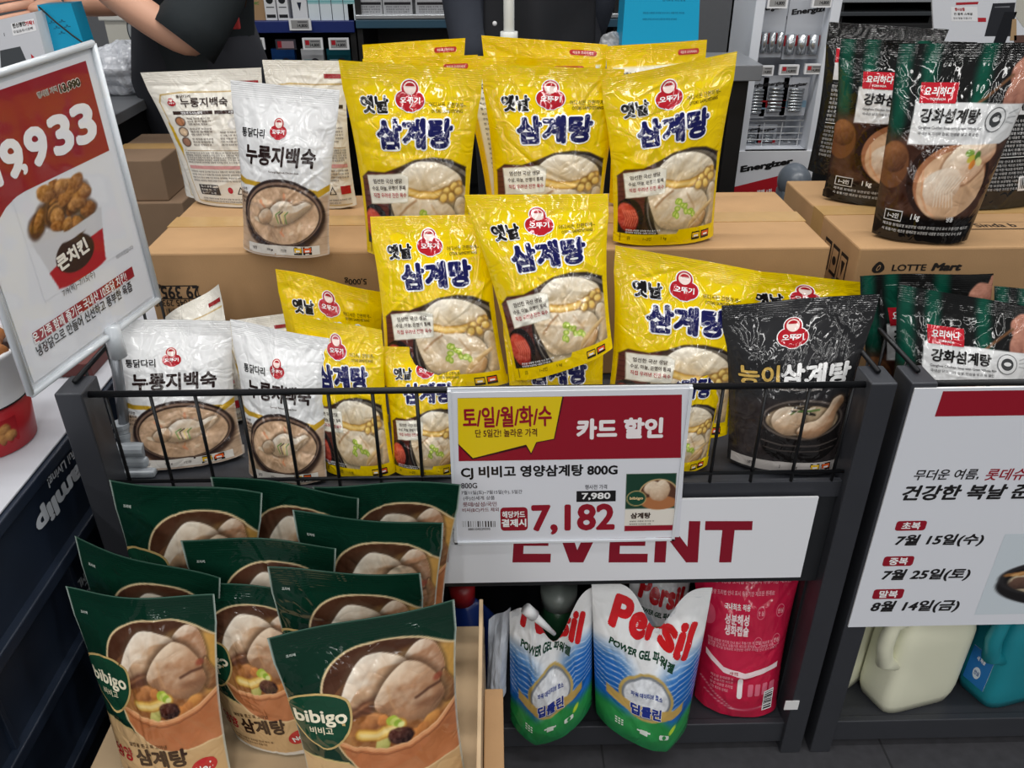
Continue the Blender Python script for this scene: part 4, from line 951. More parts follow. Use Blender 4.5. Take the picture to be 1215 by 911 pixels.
# acrylic price sign on a pole
TL, TR, BR, BL = [np.array(p) for p in ((-.017, -.036, 1.009), (.048, .171, 1.026), (.066, .144, .726), (.001, -.063, .709))]
P = PB(TL, TR, BR, BL, 212, 300, (226, 229, 236))
in_ = lambda u, v: (TL*(1-u)+TR*u)*(1-v)+(BL*(1-u)+BR*u)*v
def spx(*p): return [P.uv(*q) for q in p]
A = P.a
A.rect(.025, .02, .955, .362, (150, 24, 40), 1)
A.shp([(.025, .36), (.34, .36), (.25, .366), (.17, .384), (.105, .412), (.06, .444), (.025, .475)], (150, 24, 40), 1)
P.txt('13,990', 83, 97, 13, (26, 24, 26), w=27, bold=.05, layer=3, outline=WHITE, ow=.05); P.txt('행사전 가격', 55, 104.5, 8, (26, 24, 26), w=26, bold=.02, layer=3, outline=WHITE, ow=.06)
A.rect(P.uv(71, 97)[0], P.uv(83, 98)[1]-.0015, P.uv(97, 94)[0], P.uv(83, 98)[1]+.0015, (26, 24, 26), 6)
for t, x, y, hh, w_ in (('3', 100, 143, 54, 29), ('3', 72, 156, 54, 29), ('9', 42, 171, 54, 29), (',', 27, 199, 15, 8), ('9', 12, 186, 54, 29), ('1', -12, 198, 54, 14)):
    P.txt(t, x, y, hh, (240, 240, 244), w=w_, bold=.045, layer=4, shear=.0)
# picture of a fried chicken bucket
bk = Art(120, 150, (226, 229, 236), pitch=1.6)
bk.poly([(.06, .46), (.96, .46), (.84, .97), (.2, .97)], (206, 207, 212)); bk.poly([(.14, .78), (.45, .70), (.91, .66), (.84, .97), (.2, .97)], (176, 30, 44)); bk.ell(.52, .96, 38, 7, (176, 30, 44)); bk.ell(.5, .74, 30, 26, (52, 34, 32))
bk.ell(.5, .46, 54, 9, (206, 206, 208))
rr = random.Random(8)
for k in range(34):
    t, q_ = rr.uniform(0, 6.28), math.sqrt(rr.random()); u, v = .5+.36*q_*math.cos(t), .29+.23*q_*math.sin(t)
    bk.meat(u, v, rr.uniform(7, 17), rr.uniform(6, 13), rr.choice([(196, 132, 62), (170, 108, 46), (210, 150, 80)]), rr.choice([(70, 36, 18), (92, 50, 22)]), rr.uniform(0, 3), k, tex=80, out=(54, 28, 16) if k < 22 else None)
bk.poly([(.06, .47), (.5, .505), (.96, .47), (.94, .56), (.5, .60), (.08, .56)], (206, 207, 212))
bk.txt('큰치킨', .46, .735, 24, (240, 236, 226), w=50, bold=.05, layer=1, rot=.12)
u0, v0 = P.uv(27, 232); u1, v1 = P.uv(113, 325); A.patch(bk, .22, .37, .80, .755, 1)
P.txt('이미지컷입니다', 150, 300, 6, (90, 90, 96), w=22, bold=.0, layer=3)
P.txt('7/9(목)~7/15(수)', 94, 339, 11, (50, 48, 52), w=42, bold=.0, layer=3)
A.rect(P.uv(36, 402)[0], P.uv(98, 366)[1]-.022, P.uv(160, 322)[0], P.uv(98, 366)[1]+.022, (150, 28, 44), 3)
P.txt('온 가족 함께 즐기는 국내산 10호닭 치킨!', 98, 366, 15, WHITE, w=122, bold=.02, layer=4); P.txt('냉장닭으로 만들어 신선하고 풍부한 육즙', 104, 379, 15, (36, 34, 38), w=124, bold=.02, layer=3)
P.c = [in_(.02, .015), in_(.98, .015), in_(.98, .985), in_(.02, .985)]
sh = P.make('printed_sheet', .0012, PAPER)
st = empty('acrylic_sign_stand', on_z(163, 552, .52), 'red and white price sign for fried chicken in clear acrylic on a grey pole', 'sign')
sh.parent = st; sh.matrix_parent_inverse = st.matrix_basis.inverted()
n = P.n
def plate(o0, o1, u0, u1, v0, v1, nm, m):
    b = B(); r = []
    for o_ in (o0, o1): r.append([Vector(in_(u, v)+n*o_) for u, v in ((u0, v1), (u1, v1), (u1, v0), (u0, v0))])
    b.loft(r); return b.done(nm, m, st)
plate(-.0045, -.002, -.02, 1.02, -.014, 1.014, 'acrylic_back', mat('white_acrylic', (226, 230, 236), .15))
b = B()
def bar(p, q, r_):
    b.tube([Vector(in_(*p)), Vector(in_(*q))], r_, 8)
for p, q in (((-.02, -.014), (1.02, -.014)), ((1.02, -.014), (1.02, 1.014)), ((1.02, 1.014), (-.02, 1.014)), ((-.02, 1.014), (-.02, -.014))): bar(p, q, .0042)
b.done('acrylic_frame', mat('frosted_acrylic_edge', (214, 220, 226), .12), st, True)
plate(.0028, .0032, -.01, 1.01, -.007, 1.007, 'clear_cover', CLEAR)
base = on_z(163, 552, .52); top_ = in_(.60, 1.02)
GREYP = mat('grey_plastic', (150, 156, 162), .35)
b = B(); b.tube([Vector(base)+Vector((-.006, 0, .035)), Vector(top_)+Vector((0, 0, .0))], .0068, 12); b.done('pole', mat('brushed_pole', (130, 134, 140), .3, .5), st, True)
b = B(); b.tube([Vector(top_)+Vector((0, 0, -.03)), Vector(top_)+Vector((0, 0, .012))], .0105, 12); b.done('socket', mat('clear_socket', (200, 206, 212), .15), st, True)
b = B(); bv = Vector(base)
b.box(bv.x-.028, bv.x+.034, bv.y-.03, bv.y+.03, .52, .530, .003).box(bv.x-.022, bv.x+.026, bv.y-.022, bv.y+.022, .529, .546, .006).tube([bv+Vector((-.022, -.012, .034)), bv+Vector((.022, -.012, .034))], .010, 12)
for k in range(5): b.tube([bv+Vector((-.006+.000*k, 0, .034+.007*k)), bv+Vector((-.006, 0, .040+.007*k))], .0098 if k % 2 else .0112, 12)
b.done('clamp_foot', GREYP, st)

# ------------------------------------------------------------------ goods on the lower shelves
tip = lambda c, l, r: (lambda u: np.where(u < c, l*(c-u)/c, r*(u-c)/(1-c))**1.1)
def gel(label, q, seed, top, y0, foot, spout=None, **k):
    o = pouch('detergent_pouch', label, 'pouch', 'detergent gel refill pouches', GEL, *place(q, y0=y0, lean=k.pop('lean', .03)), seed=seed, top=top, bottom=foot,  T=.07, seal=.93, back=(220, 224, 228), wave=.002, inset=.0, crease=1.2, m=FILM_WHITE, **k)
    if spout:
        p = Vector(on_y(*spout, y0-.005)); q_ = Vector(on_y(spout[0]+34, spout[1]+30, y0-.002))
        b = B(); b.tube([p, p+(q_-p)*.28], .0085, 14); b.done('spout_cap', mat('white_cap', (228, 230, 232), .35), o, True)
        b = B(); b.tube([p+(q_-p)*.28, q_], [.0065, .003], 12); b.done('spout', mat('white_cap', (228, 230, 232), .35), o, True)
    return o
gel('white and blue detergent gel pouch on the lower shelf with a white spout', P_(604, 690, 703, 690, 702, 868, 606, 871), 71, lambda u: 1-.02-.32*np.exp(-((u-.55)/.24)**2)-.16*(1-u)**2, -.012, tip(.3, .12, .24), (624, 722))
gel('white and blue detergent gel pouch with large red letters, beside the crimson pouch', P_(702, 688, 846, 696, 812, 878, 708, 878), 72, lambda u: 1-.01-.25*np.exp(-((u-.56)/.17)**2), -.020, tip(.76, .22, .13))
gel('detergent gel pouch standing behind the one with large red letters', P_(748, 672, 822, 670, 806, 780, 742, 782), 73, lambda u: 1-.02*u, .09, tip(.5, .05, .05))
pouch('detergent_pouch', 'crimson detergent pouch with white print at the right end of the lower shelf', 'pouch', 'refill pouches', RP, *place(P_(824, 660, 954, 658, 920, 842, 824, 828), .062, lean=.03), seed=75, T=.07, back=(190, 26, 60), wave=.002, inset=.06)
def jug(name, label, corner, right, left, hgt, m, cap, capm, group=None, taper=.9, lab=None, handle=True):
    P0, PR, PL = [Vector(on_z(*p, ZS)) for p in (corner, right, left)]
    ctr = (PR+PL)/2; q = [P0, PR, ctr*2-P0, PL]
    o = None; b = B(); rings = []
    for k in range(15):
        t = k/14; s = (.90 if k == 0 else .97 if k == 1 else 1.)*(1 if t < .62 else 1-(1-taper*.32)*((t-.62)/.38)**1.6)
        pts = []
        for i in range(4):
            a_, b_, c_ = q[i-1], q[i], q[(i+1) % 4]
            for w_ in (.0, .25, .5, .75, 1.):
                p = (b_+(a_-b_)*.22)*(1-w_)**2+b_*2*w_*(1-w_)+(b_+(c_-b_)*.22)*w_**2
                pts.append(ctr+(p-ctr)*s+Vector((0, 0, hgt*t)))
        rings.append(pts)
    b.loft(rings); o = b.done(name, m, None, True); tag(o, label, 'bottle', group)
    b = B(); b.tube([ctr+Vector((0, 0, hgt-.004)), ctr+Vector((0, 0, hgt+.03))], .02, 20); b.done('cap', capm, o, True)
    if handle:
        e = (P0+PL)/2; d_ = (e-ctr).normalized()
        p1, p2 = e*.55+P0*.45+Vector((0, 0, hgt*.42)), e*.55+P0*.45+Vector((0, 0, hgt*.80))
        b = B(); b.tube([p1-d_*.02, p1+d_*.012+Vector((0, 0, .012)), p1+d_*.020+Vector((0, 0, .05)), p2+d_*.016, p2-d_*.03+Vector((0, 0, .014))], [.014, .0135, .012, .012, .014], 14); b.done('handle', m, o, True)
    if lab: lab(o, ctr, q)
    return o
CREAM = mat('cream_translucent_plastic', (230, 230, 206), .35, spec=.5); TEAL = mat('teal_plastic', (28, 134, 148), .3); DBLUE = mat('deep_blue_plastic', (18, 44, 110), .3)
jug('detergent_jug', 'cream white plastic jug in front under the dates board, middle', (1049, 852), (1134, 830), (1010, 812), .24, CREAM, 0, CREAM, 'cream detergent jugs')
jug('detergent_jug', 'cream white plastic jug half hidden by the stand post', (992, 829), (1038, 796), (972, 797), .24, CREAM, 0, CREAM, 'cream detergent jugs', handle=False)
def tl(o, ctr, q):
    a = Art(70, 70, (40, 120, 190), step=0); a.shape(circ(35, 24, 12), (226, 236, 244), 1); a.txt('안심', .5, .65, 9, (40, 90, 160), layer=2, bold=.03); a.txt('새 제품', .5, .25, 9, WHITE, bold=.03)
    PL, P0 = q[3], q[0]; n_ = ((P0+PL)/2-ctr).normalized()*.0015; s, e = PL+(P0-PL)*.25, PL+(P0-PL)*.75
    board('label', a, s+n_+Vector((0, 0, .10)), e+n_+Vector((0, 0, .10)), e+n_+Vector((0, 0, .03)), s+n_+Vector((0, 0, .03)), .0006, PAPER, o)
jug('detergent_jug', 'teal plastic jug with a blue label at the right picture edge', (1172, 846), (1262, 822), (1126, 806), .24, TEAL, 0, mat('white_cap', (228, 230, 232), .35), lab=tl)
jug('detergent_jug', 'deep blue detergent bottle in the dark of the lower shelf, left', (560, 838), (606, 815), (500, 815), .20, DBLUE, 0, mat('red_cap', (150, 30, 34), .35), handle=False)
pouch('detergent_pouch', 'pale pouch leaning beside the deep blue bottle on the lower shelf', 'pouch', 'refill pouches', Art(110, 150, (206, 212, 222), pitch=4.), *place(P_(580, 735, 606, 720, 600, 825, 575, 842), y0=-.005, lean=.03), seed=77, T=.03, back=(200, 206, 216))
b = B(); c0 = Vector(on_y(660, 790, .07)); c0.z = ZS
b.loft([[c0+Vector((math.cos(t)*r_, math.sin(t)*r_, z_)) for t in np.linspace(0, 2*math.pi, 24, endpoint=False)] for r_, z_ in ((.030, 0), (.036, .006), (.036, .12), (.033, .15), (.024, .165), (.024, .19))])
jr = b.done('jar', mat('dark_green_plastic', (30, 70, 44), .3, noise=.3, nscale=60), None, True); tag(jr, 'dark green jar behind the spouted detergent pouch', 'jar')
b = B(); b.tube([c0+Vector((0, 0, .185)), c0+Vector((0, 0, .215))], .028, 20); b.done('lid', mat('clear_grey_lid', (120, 128, 124), .25), jr, True)

# ------------------------------------------------------------------ crates, cloth and bucket at the left
CRATE = mat('midnight_blue_crate_plastic', (26, 36, 52), .42, noise=.2, nscale=20)
XF = -.05; ZT = on_x(40, 554, XF)[2]
def crate(z0, z1, y0, y1, x0, x1, label, open_=False):
    o = empty('bread_crate', ((x0+x1)/2, (y0+y1)/2, z0), label, 'crate', 'dark plastic crates')
    t = .006
    b = B(); b.box(x1-t, x1, y0, y1, z0+.01, z1, .001).box(x0, x0+t, y0, y1, z0+.01, z1).box(x0, x1, y0, y0+t, z0+.01, z1).box(x0, x1, y1-t, y1, z0+.01, z1); b.done('side_walls', CRATE, o)
    b = B(); b.box(x0, x1, y0, y1, z0, z0+.012); b.done('base', CRATE, o)
    b = B(); b.box(x1-.002, x1+.012, y0-.006, y1+.006, z0+.0, z0+.018, .002).box(x1-.002, x1+.010, y0, y1, z1-.016, z1, .002); b.done('rim', CRATE, o)
    for k in ((0, 6) if open_ else range(7)):
        y = y0+.01+(y1-y0-.02)*k/6
        b = B(); b.box(x1-.001, x1+.006, y-.004, y+.004, z0+.018, z1-.016, .001); b.done('rib', CRATE, o)
    return o
hz = .140
c1 = crate(ZT-.004-hz, ZT-.004, -.62, .58, -.62, XF, 'dark crate right under the white cloth with an upside down name on its side', True)
c2, c3 = [crate(ZT-.004-hz*(2+k)-.002*(k+1), ZT-.004-hz*(1+k)-.002*(k+1), -.62, .58, -.62, XF-.012*(k+1), ('dark crate in the middle of the stack, second below the white cloth', 'dark crate at the bottom of the stack beside the open carton')[k]) for k in (0, 1)]
zz = ZT-.004-hz*3-.006
if zz > .01: crate(0.0, zz, -.62, .58, -.62, XF-.03, 'dark crate lowest on the floor at the left')
SIL = (196, 202, 210)
def onface(t, pa, pb, hpx, nm, x=XF+.0012, bold=.05, sh=0., par=None):
    A_, B_ = on_x(*pa, x), on_x(*pb, x)            # first and last letter: text stands on its head
    L = np.linalg.norm(B_-A_); ctr = (A_+B_)/2; r_ = (B_-A_)/L; n_ = np.array([1., 0, 0]); u_ = np.cross(n_, r_); hh = hpx
    a = Art(L*1000, hh*1000, (20, 30, 50), step=0); a.txt(t, .5, .5, hh*1000, SIL, w=L*1000, bold=bold, layer=1, shear=sh)
    print_on(par or c1, nm, L*1000, hh*1000, A_+u_*hh/2, B_+u_*hh/2, B_-u_*hh/2, A_-u_*hh/2, lambda q: q.txt(t, .5, .5, hh*1000, SIL, w=L*1000, bold=bold, layer=1, shear=sh), m=PLASTIC_PRINT)
onface('Samlip', (104, 542), (43, 626), .036, 'crate_name', x=XF+.0008); onface('Tasteful Living!', (104, 516), (56, 573), .017, 'crate_motto', x=XF+.0008, bold=.02)
x = XF+.0008; onface('SAMLIP', (107, 674), (88, 702), .014, 'crate_mark', x=XF-.011, bold=.03, par=c2); onface('SPC', (113, 684), (101, 698), .014, 'crate_mark', x=XF-.011, bold=.03, par=c2)
CLOTH = mat('white_table_cloth', (186, 188, 195), .7, noise=.03, nscale=8)
b = B(); b.box(-.66, XF+.004, -.64, .60, ZT-.003, ZT, .001)
cl = b.done('table_cloth', CLOTH); tag(cl, 'white cloth laid flat over the dark crates', 'cloth')
# bucket
bc = on_z(-12, 522, ZT); bc = np.array([bc[0], bc[1], ZT])
bo = empty('chicken_bucket', bc, 'red and white paper bucket of fried chicken on the white cloth', 'bucket')
def ringz(r_, z_, n_=40): return [Vector((bc[0]+r_*math.cos(t), bc[1]+r_*math.sin(t), ZT+z_)) for t in np.linspace(0, 2*math.pi, n_, endpoint=False)]
b = B(); b.loft([ringz(.052, 0), ringz(.0545, .002), ringz(.061, .066)]); b.done('red_base', mat('red_paper', (168, 24, 34), .35), bo, True)
b = B(); b.loft([ringz(.0625, .066), ringz(.0625, .070), ringz(.068, .125), ringz(.0705, .126), ringz(.0705, .131), ringz(.066, .131), ringz(.062, .11)], cap=False); b.done('white_rim', mat('white_paper', (228, 228, 230), .4), bo, True)
b = B(); b.tube([ringz(.0622, .066)[k % 40] for k in range(41)], .0012, 6); b.done('black_band', WIRE, bo, True)
CHK = mat('fried_crust', (150, 92, 40), .6, noise=.5, nscale=90, bump=1., bscale=120)
def crust(c, r_, seed, nm, parent):
    bm = bmesh.new(); bmesh.ops.create_icosphere(bm, subdivisions=4, radius=1); rr = random.Random(seed)
    f = [(rr.uniform(4, 13), rr.uniform(0, 6), rr.choice('xyz')) for _ in range(9)]
    for v in bm.verts:
        q = v.co.copy(); d_ = sum(math.sin(getattr(q, ax)*k+p+q.x*3)*.05 for k, p, ax in f); v.co = Vector((q.x*1.2, q.y, q.z*.85))*(1+d_)*r_+Vector(c)
    me = bpy.data.meshes.new(nm); bm.to_mesh(me); bm.free(); me.polygons.foreach_set('use_smooth', [True]*len(me.polygons))
    return link(nm, me, parent, CHK)
for k, (dx, dy, dz) in enumerate(((.03, -.01, .128), (.0, .035, .13), (-.035, 0, .13), (.0, -.035, .126), (.005, .0, .155))):
    tag(crust((bc[0]+dx, bc[1]+dy, ZT+dz), .027, k, 'fried_chicken_piece', None), ['golden fried chicken piece on the right of the bucket', 'golden fried chicken piece at the back of the bucket', 'golden fried chicken piece on the left of the bucket', 'golden fried chicken piece at the front of the bucket', 'golden fried chicken piece on top of the heap in the bucket'][k], 'fried chicken', 'fried chicken pieces in the bucket')
# picture of chicken printed round the bucket
a = Art(40, 34, (168, 24, 34), pitch=.8)
for k, (u, v) in enumerate(((.3, .4), (.6, .35), (.45, .65), (.75, .6), (.2, .7))): a.meat(u, v, 8, 7, (206, 150, 84), (96, 50, 24), k, k, tex=50)
th = np.linspace(-1.05, -.35, a.nu+1); zz_ = np.linspace(.010, .050, a.nv+1); T_, Z_ = np.meshgrid(th, zz_); R_ = .0525+Z_*.13+.0012
link('bucket_picture', fill_mesh('bucket_picture', np.stack([bc[0]+R_*np.cos(T_), bc[1]+R_*np.sin(T_), ZT+Z_], 2).reshape(-1, 3), grid_faces(a.nv+1, a.nu+1), a.C.reshape(-1, 3)), bo, PAPER)
q = on_z(84, 436, ZT); b = B(); b.box(q[0]-.06, q[0]+.045, q[1]-.03, q[1]+.05, ZT, ZT+.022, .002)
tr = b.done('tray', mat('dark_red_wood', (96, 44, 40), .5, noise=.3, nscale=60)); tag(tr, 'small dark red wooden tray on the white cloth under the acrylic sign', 'tray')
# ------------------------------------------------------------------ what stands behind the display
DGREY = mat('grey_laminate', (104, 106, 112), .45, noise=.06, nscale=12); BLK = mat('black_panel', (18, 18, 20), .5)
# checkout counter, left
zc_ = .75; e0, e1 = on_z(128, 138, zc_), on_z(183, 114, zc_); xe = (e0[0]+e1[0])/2
co = empty('checkout_counter', (xe-.5, 1.1, 0), 'grey checkout counter at the left behind the cartons', 'counter', 'grey shop counters')
b = B(); b.box(-1.6, xe, e0[1]-.12, 1.9, zc_-.025, zc_, .002); b.done('counter_top', mat('pale_grey_laminate', (112, 115, 120), .4, noise=.05), co)
b = B(); b.box(-1.58, xe-.015, e0[1]-.1, 1.88, 0, zc_-.025); b.done('counter_body', BLK, co)
# desk, right
q = on_y(906, 77, .93); zd = q[2]
de = empty('checkout_desk', (q[0]-.18, 1.1, 0), 'grey desk with a thick top, its corner right of the tilted yellow pouch', 'counter', 'grey shop counters')
b = B(); b.box(q[0]-.36, q[0], .93, 1.105, zd-.032, zd, .002); b.done('desk_top', mat('mid_grey_laminate', (118, 121, 126), .35, noise=.05), de)
b = B(); b.box(q[0]-.055, q[0]-.02, .95, 1.09, 0, zd-.032); b.done('desk_leg', BLK, de)
b = B(); b.box(q[0]-.34, q[0]-.06, 1.07, 1.085, 0, zd-.032); b.done('modesty_panel', BLK, de)
# brown cartons low behind the left carton
KD = mat('dull_brown_board', (128, 104, 82), .8, noise=.1, nscale=20)
def carton_px(pa, pb, y0, dep, label, m=KD, z1=None):
    A_, B_ = on_y(*pa, y0), on_y(*pb, y0); return carton(A_[0], B_[0], y0, y0+dep, max(0, B_[2]), A_[2], label, m, True, 'brown cartons on the floor behind')
carton(-.372, -.185, .955, 1.30, .0, .30, 'dim brown carton on the floor beside the checkout counter, lowest of three', KD, True, 'brown cartons on the floor behind')
carton(-.370, -.190, .96, 1.28, .3005, .598, 'dim brown carton beside the checkout counter, middle of three', KD, True, 'brown cartons on the floor behind')
carton(-.355, -.222, .97, 1.22, .5985, .69, 'dim small brown carton beside the checkout counter, topmost of three', KD, True, 'brown cartons on the floor behind')
# crumpled clear bags
def crumple(name, c, r, seed, m, label, cat, sq=.6):
    bm = bmesh.new(); bmesh.ops.create_icosphere(bm, subdivisions=5, radius=1); rr = random.Random(seed)
    dirs = [(Vector((rr.gauss(0, 1), rr.gauss(0, 1), rr.gauss(0, 1))).normalized(), rr.uniform(.0, .95)) for _ in range(150)]
    wv = [(Vector((rr.gauss(0, 1), rr.gauss(0, 1), rr.gauss(0, 1)))*rr.uniform(2, 6), rr.uniform(0, 6)) for _ in range(8)]
    for v in bm.verts:
        d_ = v.co.normalized(); k = 1.
        for w_, o_ in dirs:
            t = d_.dot(w_)
            if t > 0: k = min(k, (o_*.35+.72)/max(t, .05))
        k *= 1+sum(abs(math.sin(d_.dot(w_)+p_))-.6 for w_, p_ in wv)*.05
        v.co = Vector((d_.x*r[0], d_.y*r[1], d_.z*r[2]))*k
        v.co.z = max(v.co.z, -r[2]*sq)
        v.co += Vector(c)+Vector((0, 0, r[2]*sq))
    me = bpy.data.meshes.new(name); bm.to_mesh(me); bm.free()
    return tag(link(name, me, None, m), label, cat)
FILMC = mat('crumpled_milky_film', (206, 210, 218), .18, noise=.06, nscale=30)
q = on_z(150, 112, zc_); crumple('plastic_bag', (q[0]-.015, q[1]+.05, zc_), (.12, .12, .085), 5, FILMC, 'crumpled milky plastic bag on the grey counter', 'bag')
# storage box with green side
A_, B_ = on_y(121, 14, 1.62), on_y(176, 66, 1.62)
bx = empty('storage_box', (A_[0], 1.62, zc_), 'grey lidded storage box with an oval window print and a green side on the counter', 'box')
a = Art(90, 86, (190, 188, 178), step=0); a.shape(circ(62, 62, 11, 15), (60, 64, 70), 1); a.shape(circ(62, 62, 8, 12), (150, 154, 156), 2); a.shape([(56, 54), (70, 70), (70, 54)], (40, 42, 46), 3)
a.txt('Wei 5kg', .32, .74, 8, INKB, bold=.02, layer=1); a.txt('프리미엄 고급쌀', .5, .90, 9, INKB, w=78, bold=.01, layer=1)
zz0 = zc_
board('front_panel', a, (A_[0], 1.62, A_[2]), (B_[0], 1.62, A_[2]), (B_[0], 1.62, zc_), (A_[0], 1.62, zc_), .004, PAPER, bx)
b = B(); b.box(A_[0], B_[0], 1.625, 1.80, zc_, A_[2]); b.done('body', mat('grey_board', (176, 174, 166), .7), bx)
b = B(); b.box(A_[0]-.012, B_[0]+.002, 1.612, 1.81, A_[2]-.022, A_[2]+.004, .003); b.done('lid', mat('grey_board_lid', (200, 200, 194), .6), bx)
b = B(); b.box(B_[0], B_[0]+.004, 1.625, 1.80, zc_, A_[2]-.02); b.done('green_side', mat('green_print', (110, 170, 60), .5), bx)
b = B(); b.box(A_[0]-.03, B_[0]+.02, 1.58, 1.62, zc_, zc_+.004); b.done('paper_edge', mat('white_paper', (228, 228, 230), .4), bx)
# white paper box with a window and teal bag behind the acrylic sign
A_, B_ = on_y(-30, 20, .95), on_y(57, 92, .95); Cc = on_y(42, 14, .95)
P = PB(on_y(-30, 30, .95), on_y(41, 14, .95), on_y(57, 78, .95), on_y(-20, 96, .95), 120, 90, (206, 208, 214))
P.rect((13, 28), (44, 36), (240, 240, 242)); P.txt('힌신평먼', 23, 29, 6, INKB, w=16, bold=.04, layer=2); P.txt('가락1', 36, 27, 6, (190, 40, 50), w=11, bold=.04, layer=2); P.txt('무알음뮤시청빼', 28, 35.5, 3.6, (80, 80, 84), w=24, bold=.01, layer=2); P.txt('1', 5, 41, 4, INKB, layer=1)
P.poly([(0, 60), (24, 55), (32, 75), (2, 81)], (70, 74, 78)); P.poly([(36, 64), (43, 71), (37, 71)], (190, 40, 50))
pb_ = P.make('window_carton', .06, PAPER); tag(pb_, 'white printed paper box with a dark window behind the acrylic sign', 'box')
TB = mat('teal_paper', (16, 150, 190), .55, noise=.08, nscale=14)
def bag(name, q, y, dep, art, label, group):
    TL, TR, BR, BL = [on_y(*p, y) for p in q]
    o = board(name, art, TL, TR, BR, BL, dep, PAPER, edge=(16, 140, 180)); tag(o, label, 'bag', group)
    return o
a = Art(60, 60, (22, 158, 200), step=0)
for k in range(5): a.txt('~*~', .3+.1*k, .35+.12*(k % 3), 4, (30, 90, 120), layer=1)
bag('shopping_bag', ((44, 6), (84, 4), (101, 56), (58, 66)), .99, .05, a, 'teal paper bag at the upper left behind the acrylic sign', 'teal bags')
b = B(); b.tube([on_y(46, 8, .985), on_y(66, 26, .975), on_y(86, 42, .975), on_y(100, 52, .975), on_y(106, 60, .975)], .0018, 8); o_ = b.done('cable', WIRE, None, True); tag(o_, 'thin black cable hanging in front of the teal bag', 'cable')
a = Art(150, 130, (18, 162, 208), step=0)
a.txt('뿟x6', .35, .12, 16, (10, 90, 130), bold=.03, layer=1); a.shape(circ(100, 122, 9), (14, 110, 150), 1); a.shape(circ(116, 122, 9), (14, 110, 150), 1); smallprint(a, .5, .85, .33, .40, 2, 5, (14, 110, 150), 3); smallprint(a, .25, .8, .55, .62, 2, 3, (14, 120, 160), 4); smallprint(a, .15, .9, .93, .97, 1, 7, (10, 70, 100), 4)
qd = on_y(738, 60, 1.12)
bag('shopping_bag', ((745, -45), (832, -45), (828, 62), (737, 62)), 1.0, .085, a, 'teal shopping bag standing on the desk behind the right yellow pouches', 'teal bags')
a = Art(60, 40, (210, 212, 214), step=0); rr = random.Random(4)
for k in range(60): u, v, t = rr.random(), rr.random(), rr.uniform(0, 3); a.rect(u*.9, v*.9, u*.9+.06, v*.9+.03, (50, 52, 60), 1)
q = on_z(722, 62, zd); crumple('patterned_packet', (q[0], min(q[1]+.02, 1.06), zd), (.035, .03, .035), 14, print_mat('p', .3) if False else mat('zebra_film', (150, 152, 156), .25, noise=.9, nscale=70), 'small black and white patterned packet beside the teal shopping bag', 'packet')
# white pole behind the yellow pouches
q0, q1 = on_y(603, -60, .73), on_y(604, 46, .73)
b = B(); b.tube([(q1[0], .73, .56), (q1[0], .73, 1.35)], .0095, 14); pw = b.done('pole', mat('white_enamel', (206, 208, 206), .35), None, True); tag(pw, 'white upright pole behind the middle yellow pouches', 'pole')
b = B(); b.tube([(q1[0], .73, q1[2]-.012), (q1[0], .73, q1[2]+.012)], .0155, 14); b.done('collar', mat('white_enamel', (206, 208, 206), .35), pw, True)
b = B(); b.tube([(q1[0], .73, 0.), (q1[0], .73, .02)], .065, 24).tube([(q1[0], .73, .02), (q1[0], .73, .57)], .009, 12); b.done('base', mat('white_enamel', (206, 208, 206), .35), pw)

# ------------------------------------------------------------------ shelves far behind
YS = 2.3
NAVYM = mat('navy_shelf_metal', (22, 40, 104), .4, noise=.1); SILV = mat('silver_shelf_edge', (196, 200, 204), .25, .6)
def shelf_unit(pxa, pxb, label, boards):
    A_, B_ = on_y(pxa, 40, YS)[0], on_y(pxb, 40, YS)[0]
    o = empty('shop_shelf', ((A_+B_)/2, YS, 0), label, 'shelf', 'shop shelves at the back')
    b = B(); b.box(A_, B_, YS+.42, YS+.45, 0, 1.5); b.done('back_panel', BLK, o)
    for x_ in (A_, B_-.02):
        b = B(); b.box(x_, x_+.02, YS+.02, YS+.42, 0, 1.5); b.done('upright', BLK, o)
    for r0, r1, m in boards:
        z1, z0 = on_y((pxa+pxb)/2, r0, YS)[2], on_y((pxa+pxb)/2, r1, YS)[2]
        b = B(); b.box(A_, B_, YS, YS+.42, z0, z1, .002); b.done('shelf_board', m, o)
    b = B(); b.box(A_, B_, YS+.02, YS+.45, 0, .12); b.done('plinth', BLK, o)
    return o
shelf_unit(280, 421, 'shelf with a navy front edge and price tags, upper left behind the white pouches', ((25, 39, NAVYM), (128, 140, NAVYM)))
shelf_unit(423, 735, 'shelf with a silver edge behind the person in the dark jacket', ((17, 22, SILV), (23, 33, mat('teal_grey_shelf', (50, 84, 104), .4)), (110, 120, SILV)))
shelf_unit(992, 1108, 'black rack with shining metal edges, upper right', ((-2, 3, SILV), (14, 19, mat('dull_shelf_edge', (80, 84, 88), .3, .5)), (28, 34, BLK)))
def boxgood(px0, py0, px1, py1, y, dep, base, draw, name, label, cat, group, m=None):
    TL, TR, BR, BL = on_y(px0, py0, y), on_y(px1, py0, y), on_y(px1, py1, y), on_y(px0, py1, y)
    x0, x1, z0, z1 = (TL[0]+BL[0])/2, (TR[0]+BR[0])/2, (BL[2]+BR[2])/2, (TL[2]+TR[2])/2
    a = Art(max(8, (x1-x0)*1000), max(8, (z1-z0)*1000), base, step=0)
    if draw: draw(a)
    o = board(name, a, (x0, y, z1), (x1, y, z1), (x1, y, z0), (x0, y, z0), dep, m or GLOSSPAPER, edge=base); tag(o, label, cat, group)
    return o
pk = 'packaged goods on the navy shelf'
boxgood(281, -30, 313, 24, YS+.03, .1, (166, 134, 100), lambda a: a.txt('ORGANIC', .5, .62, 9, (60, 130, 60), bold=.03, layer=1), 'product_box', 'brown box with green letters beside the hair of the person', 'box', pk)
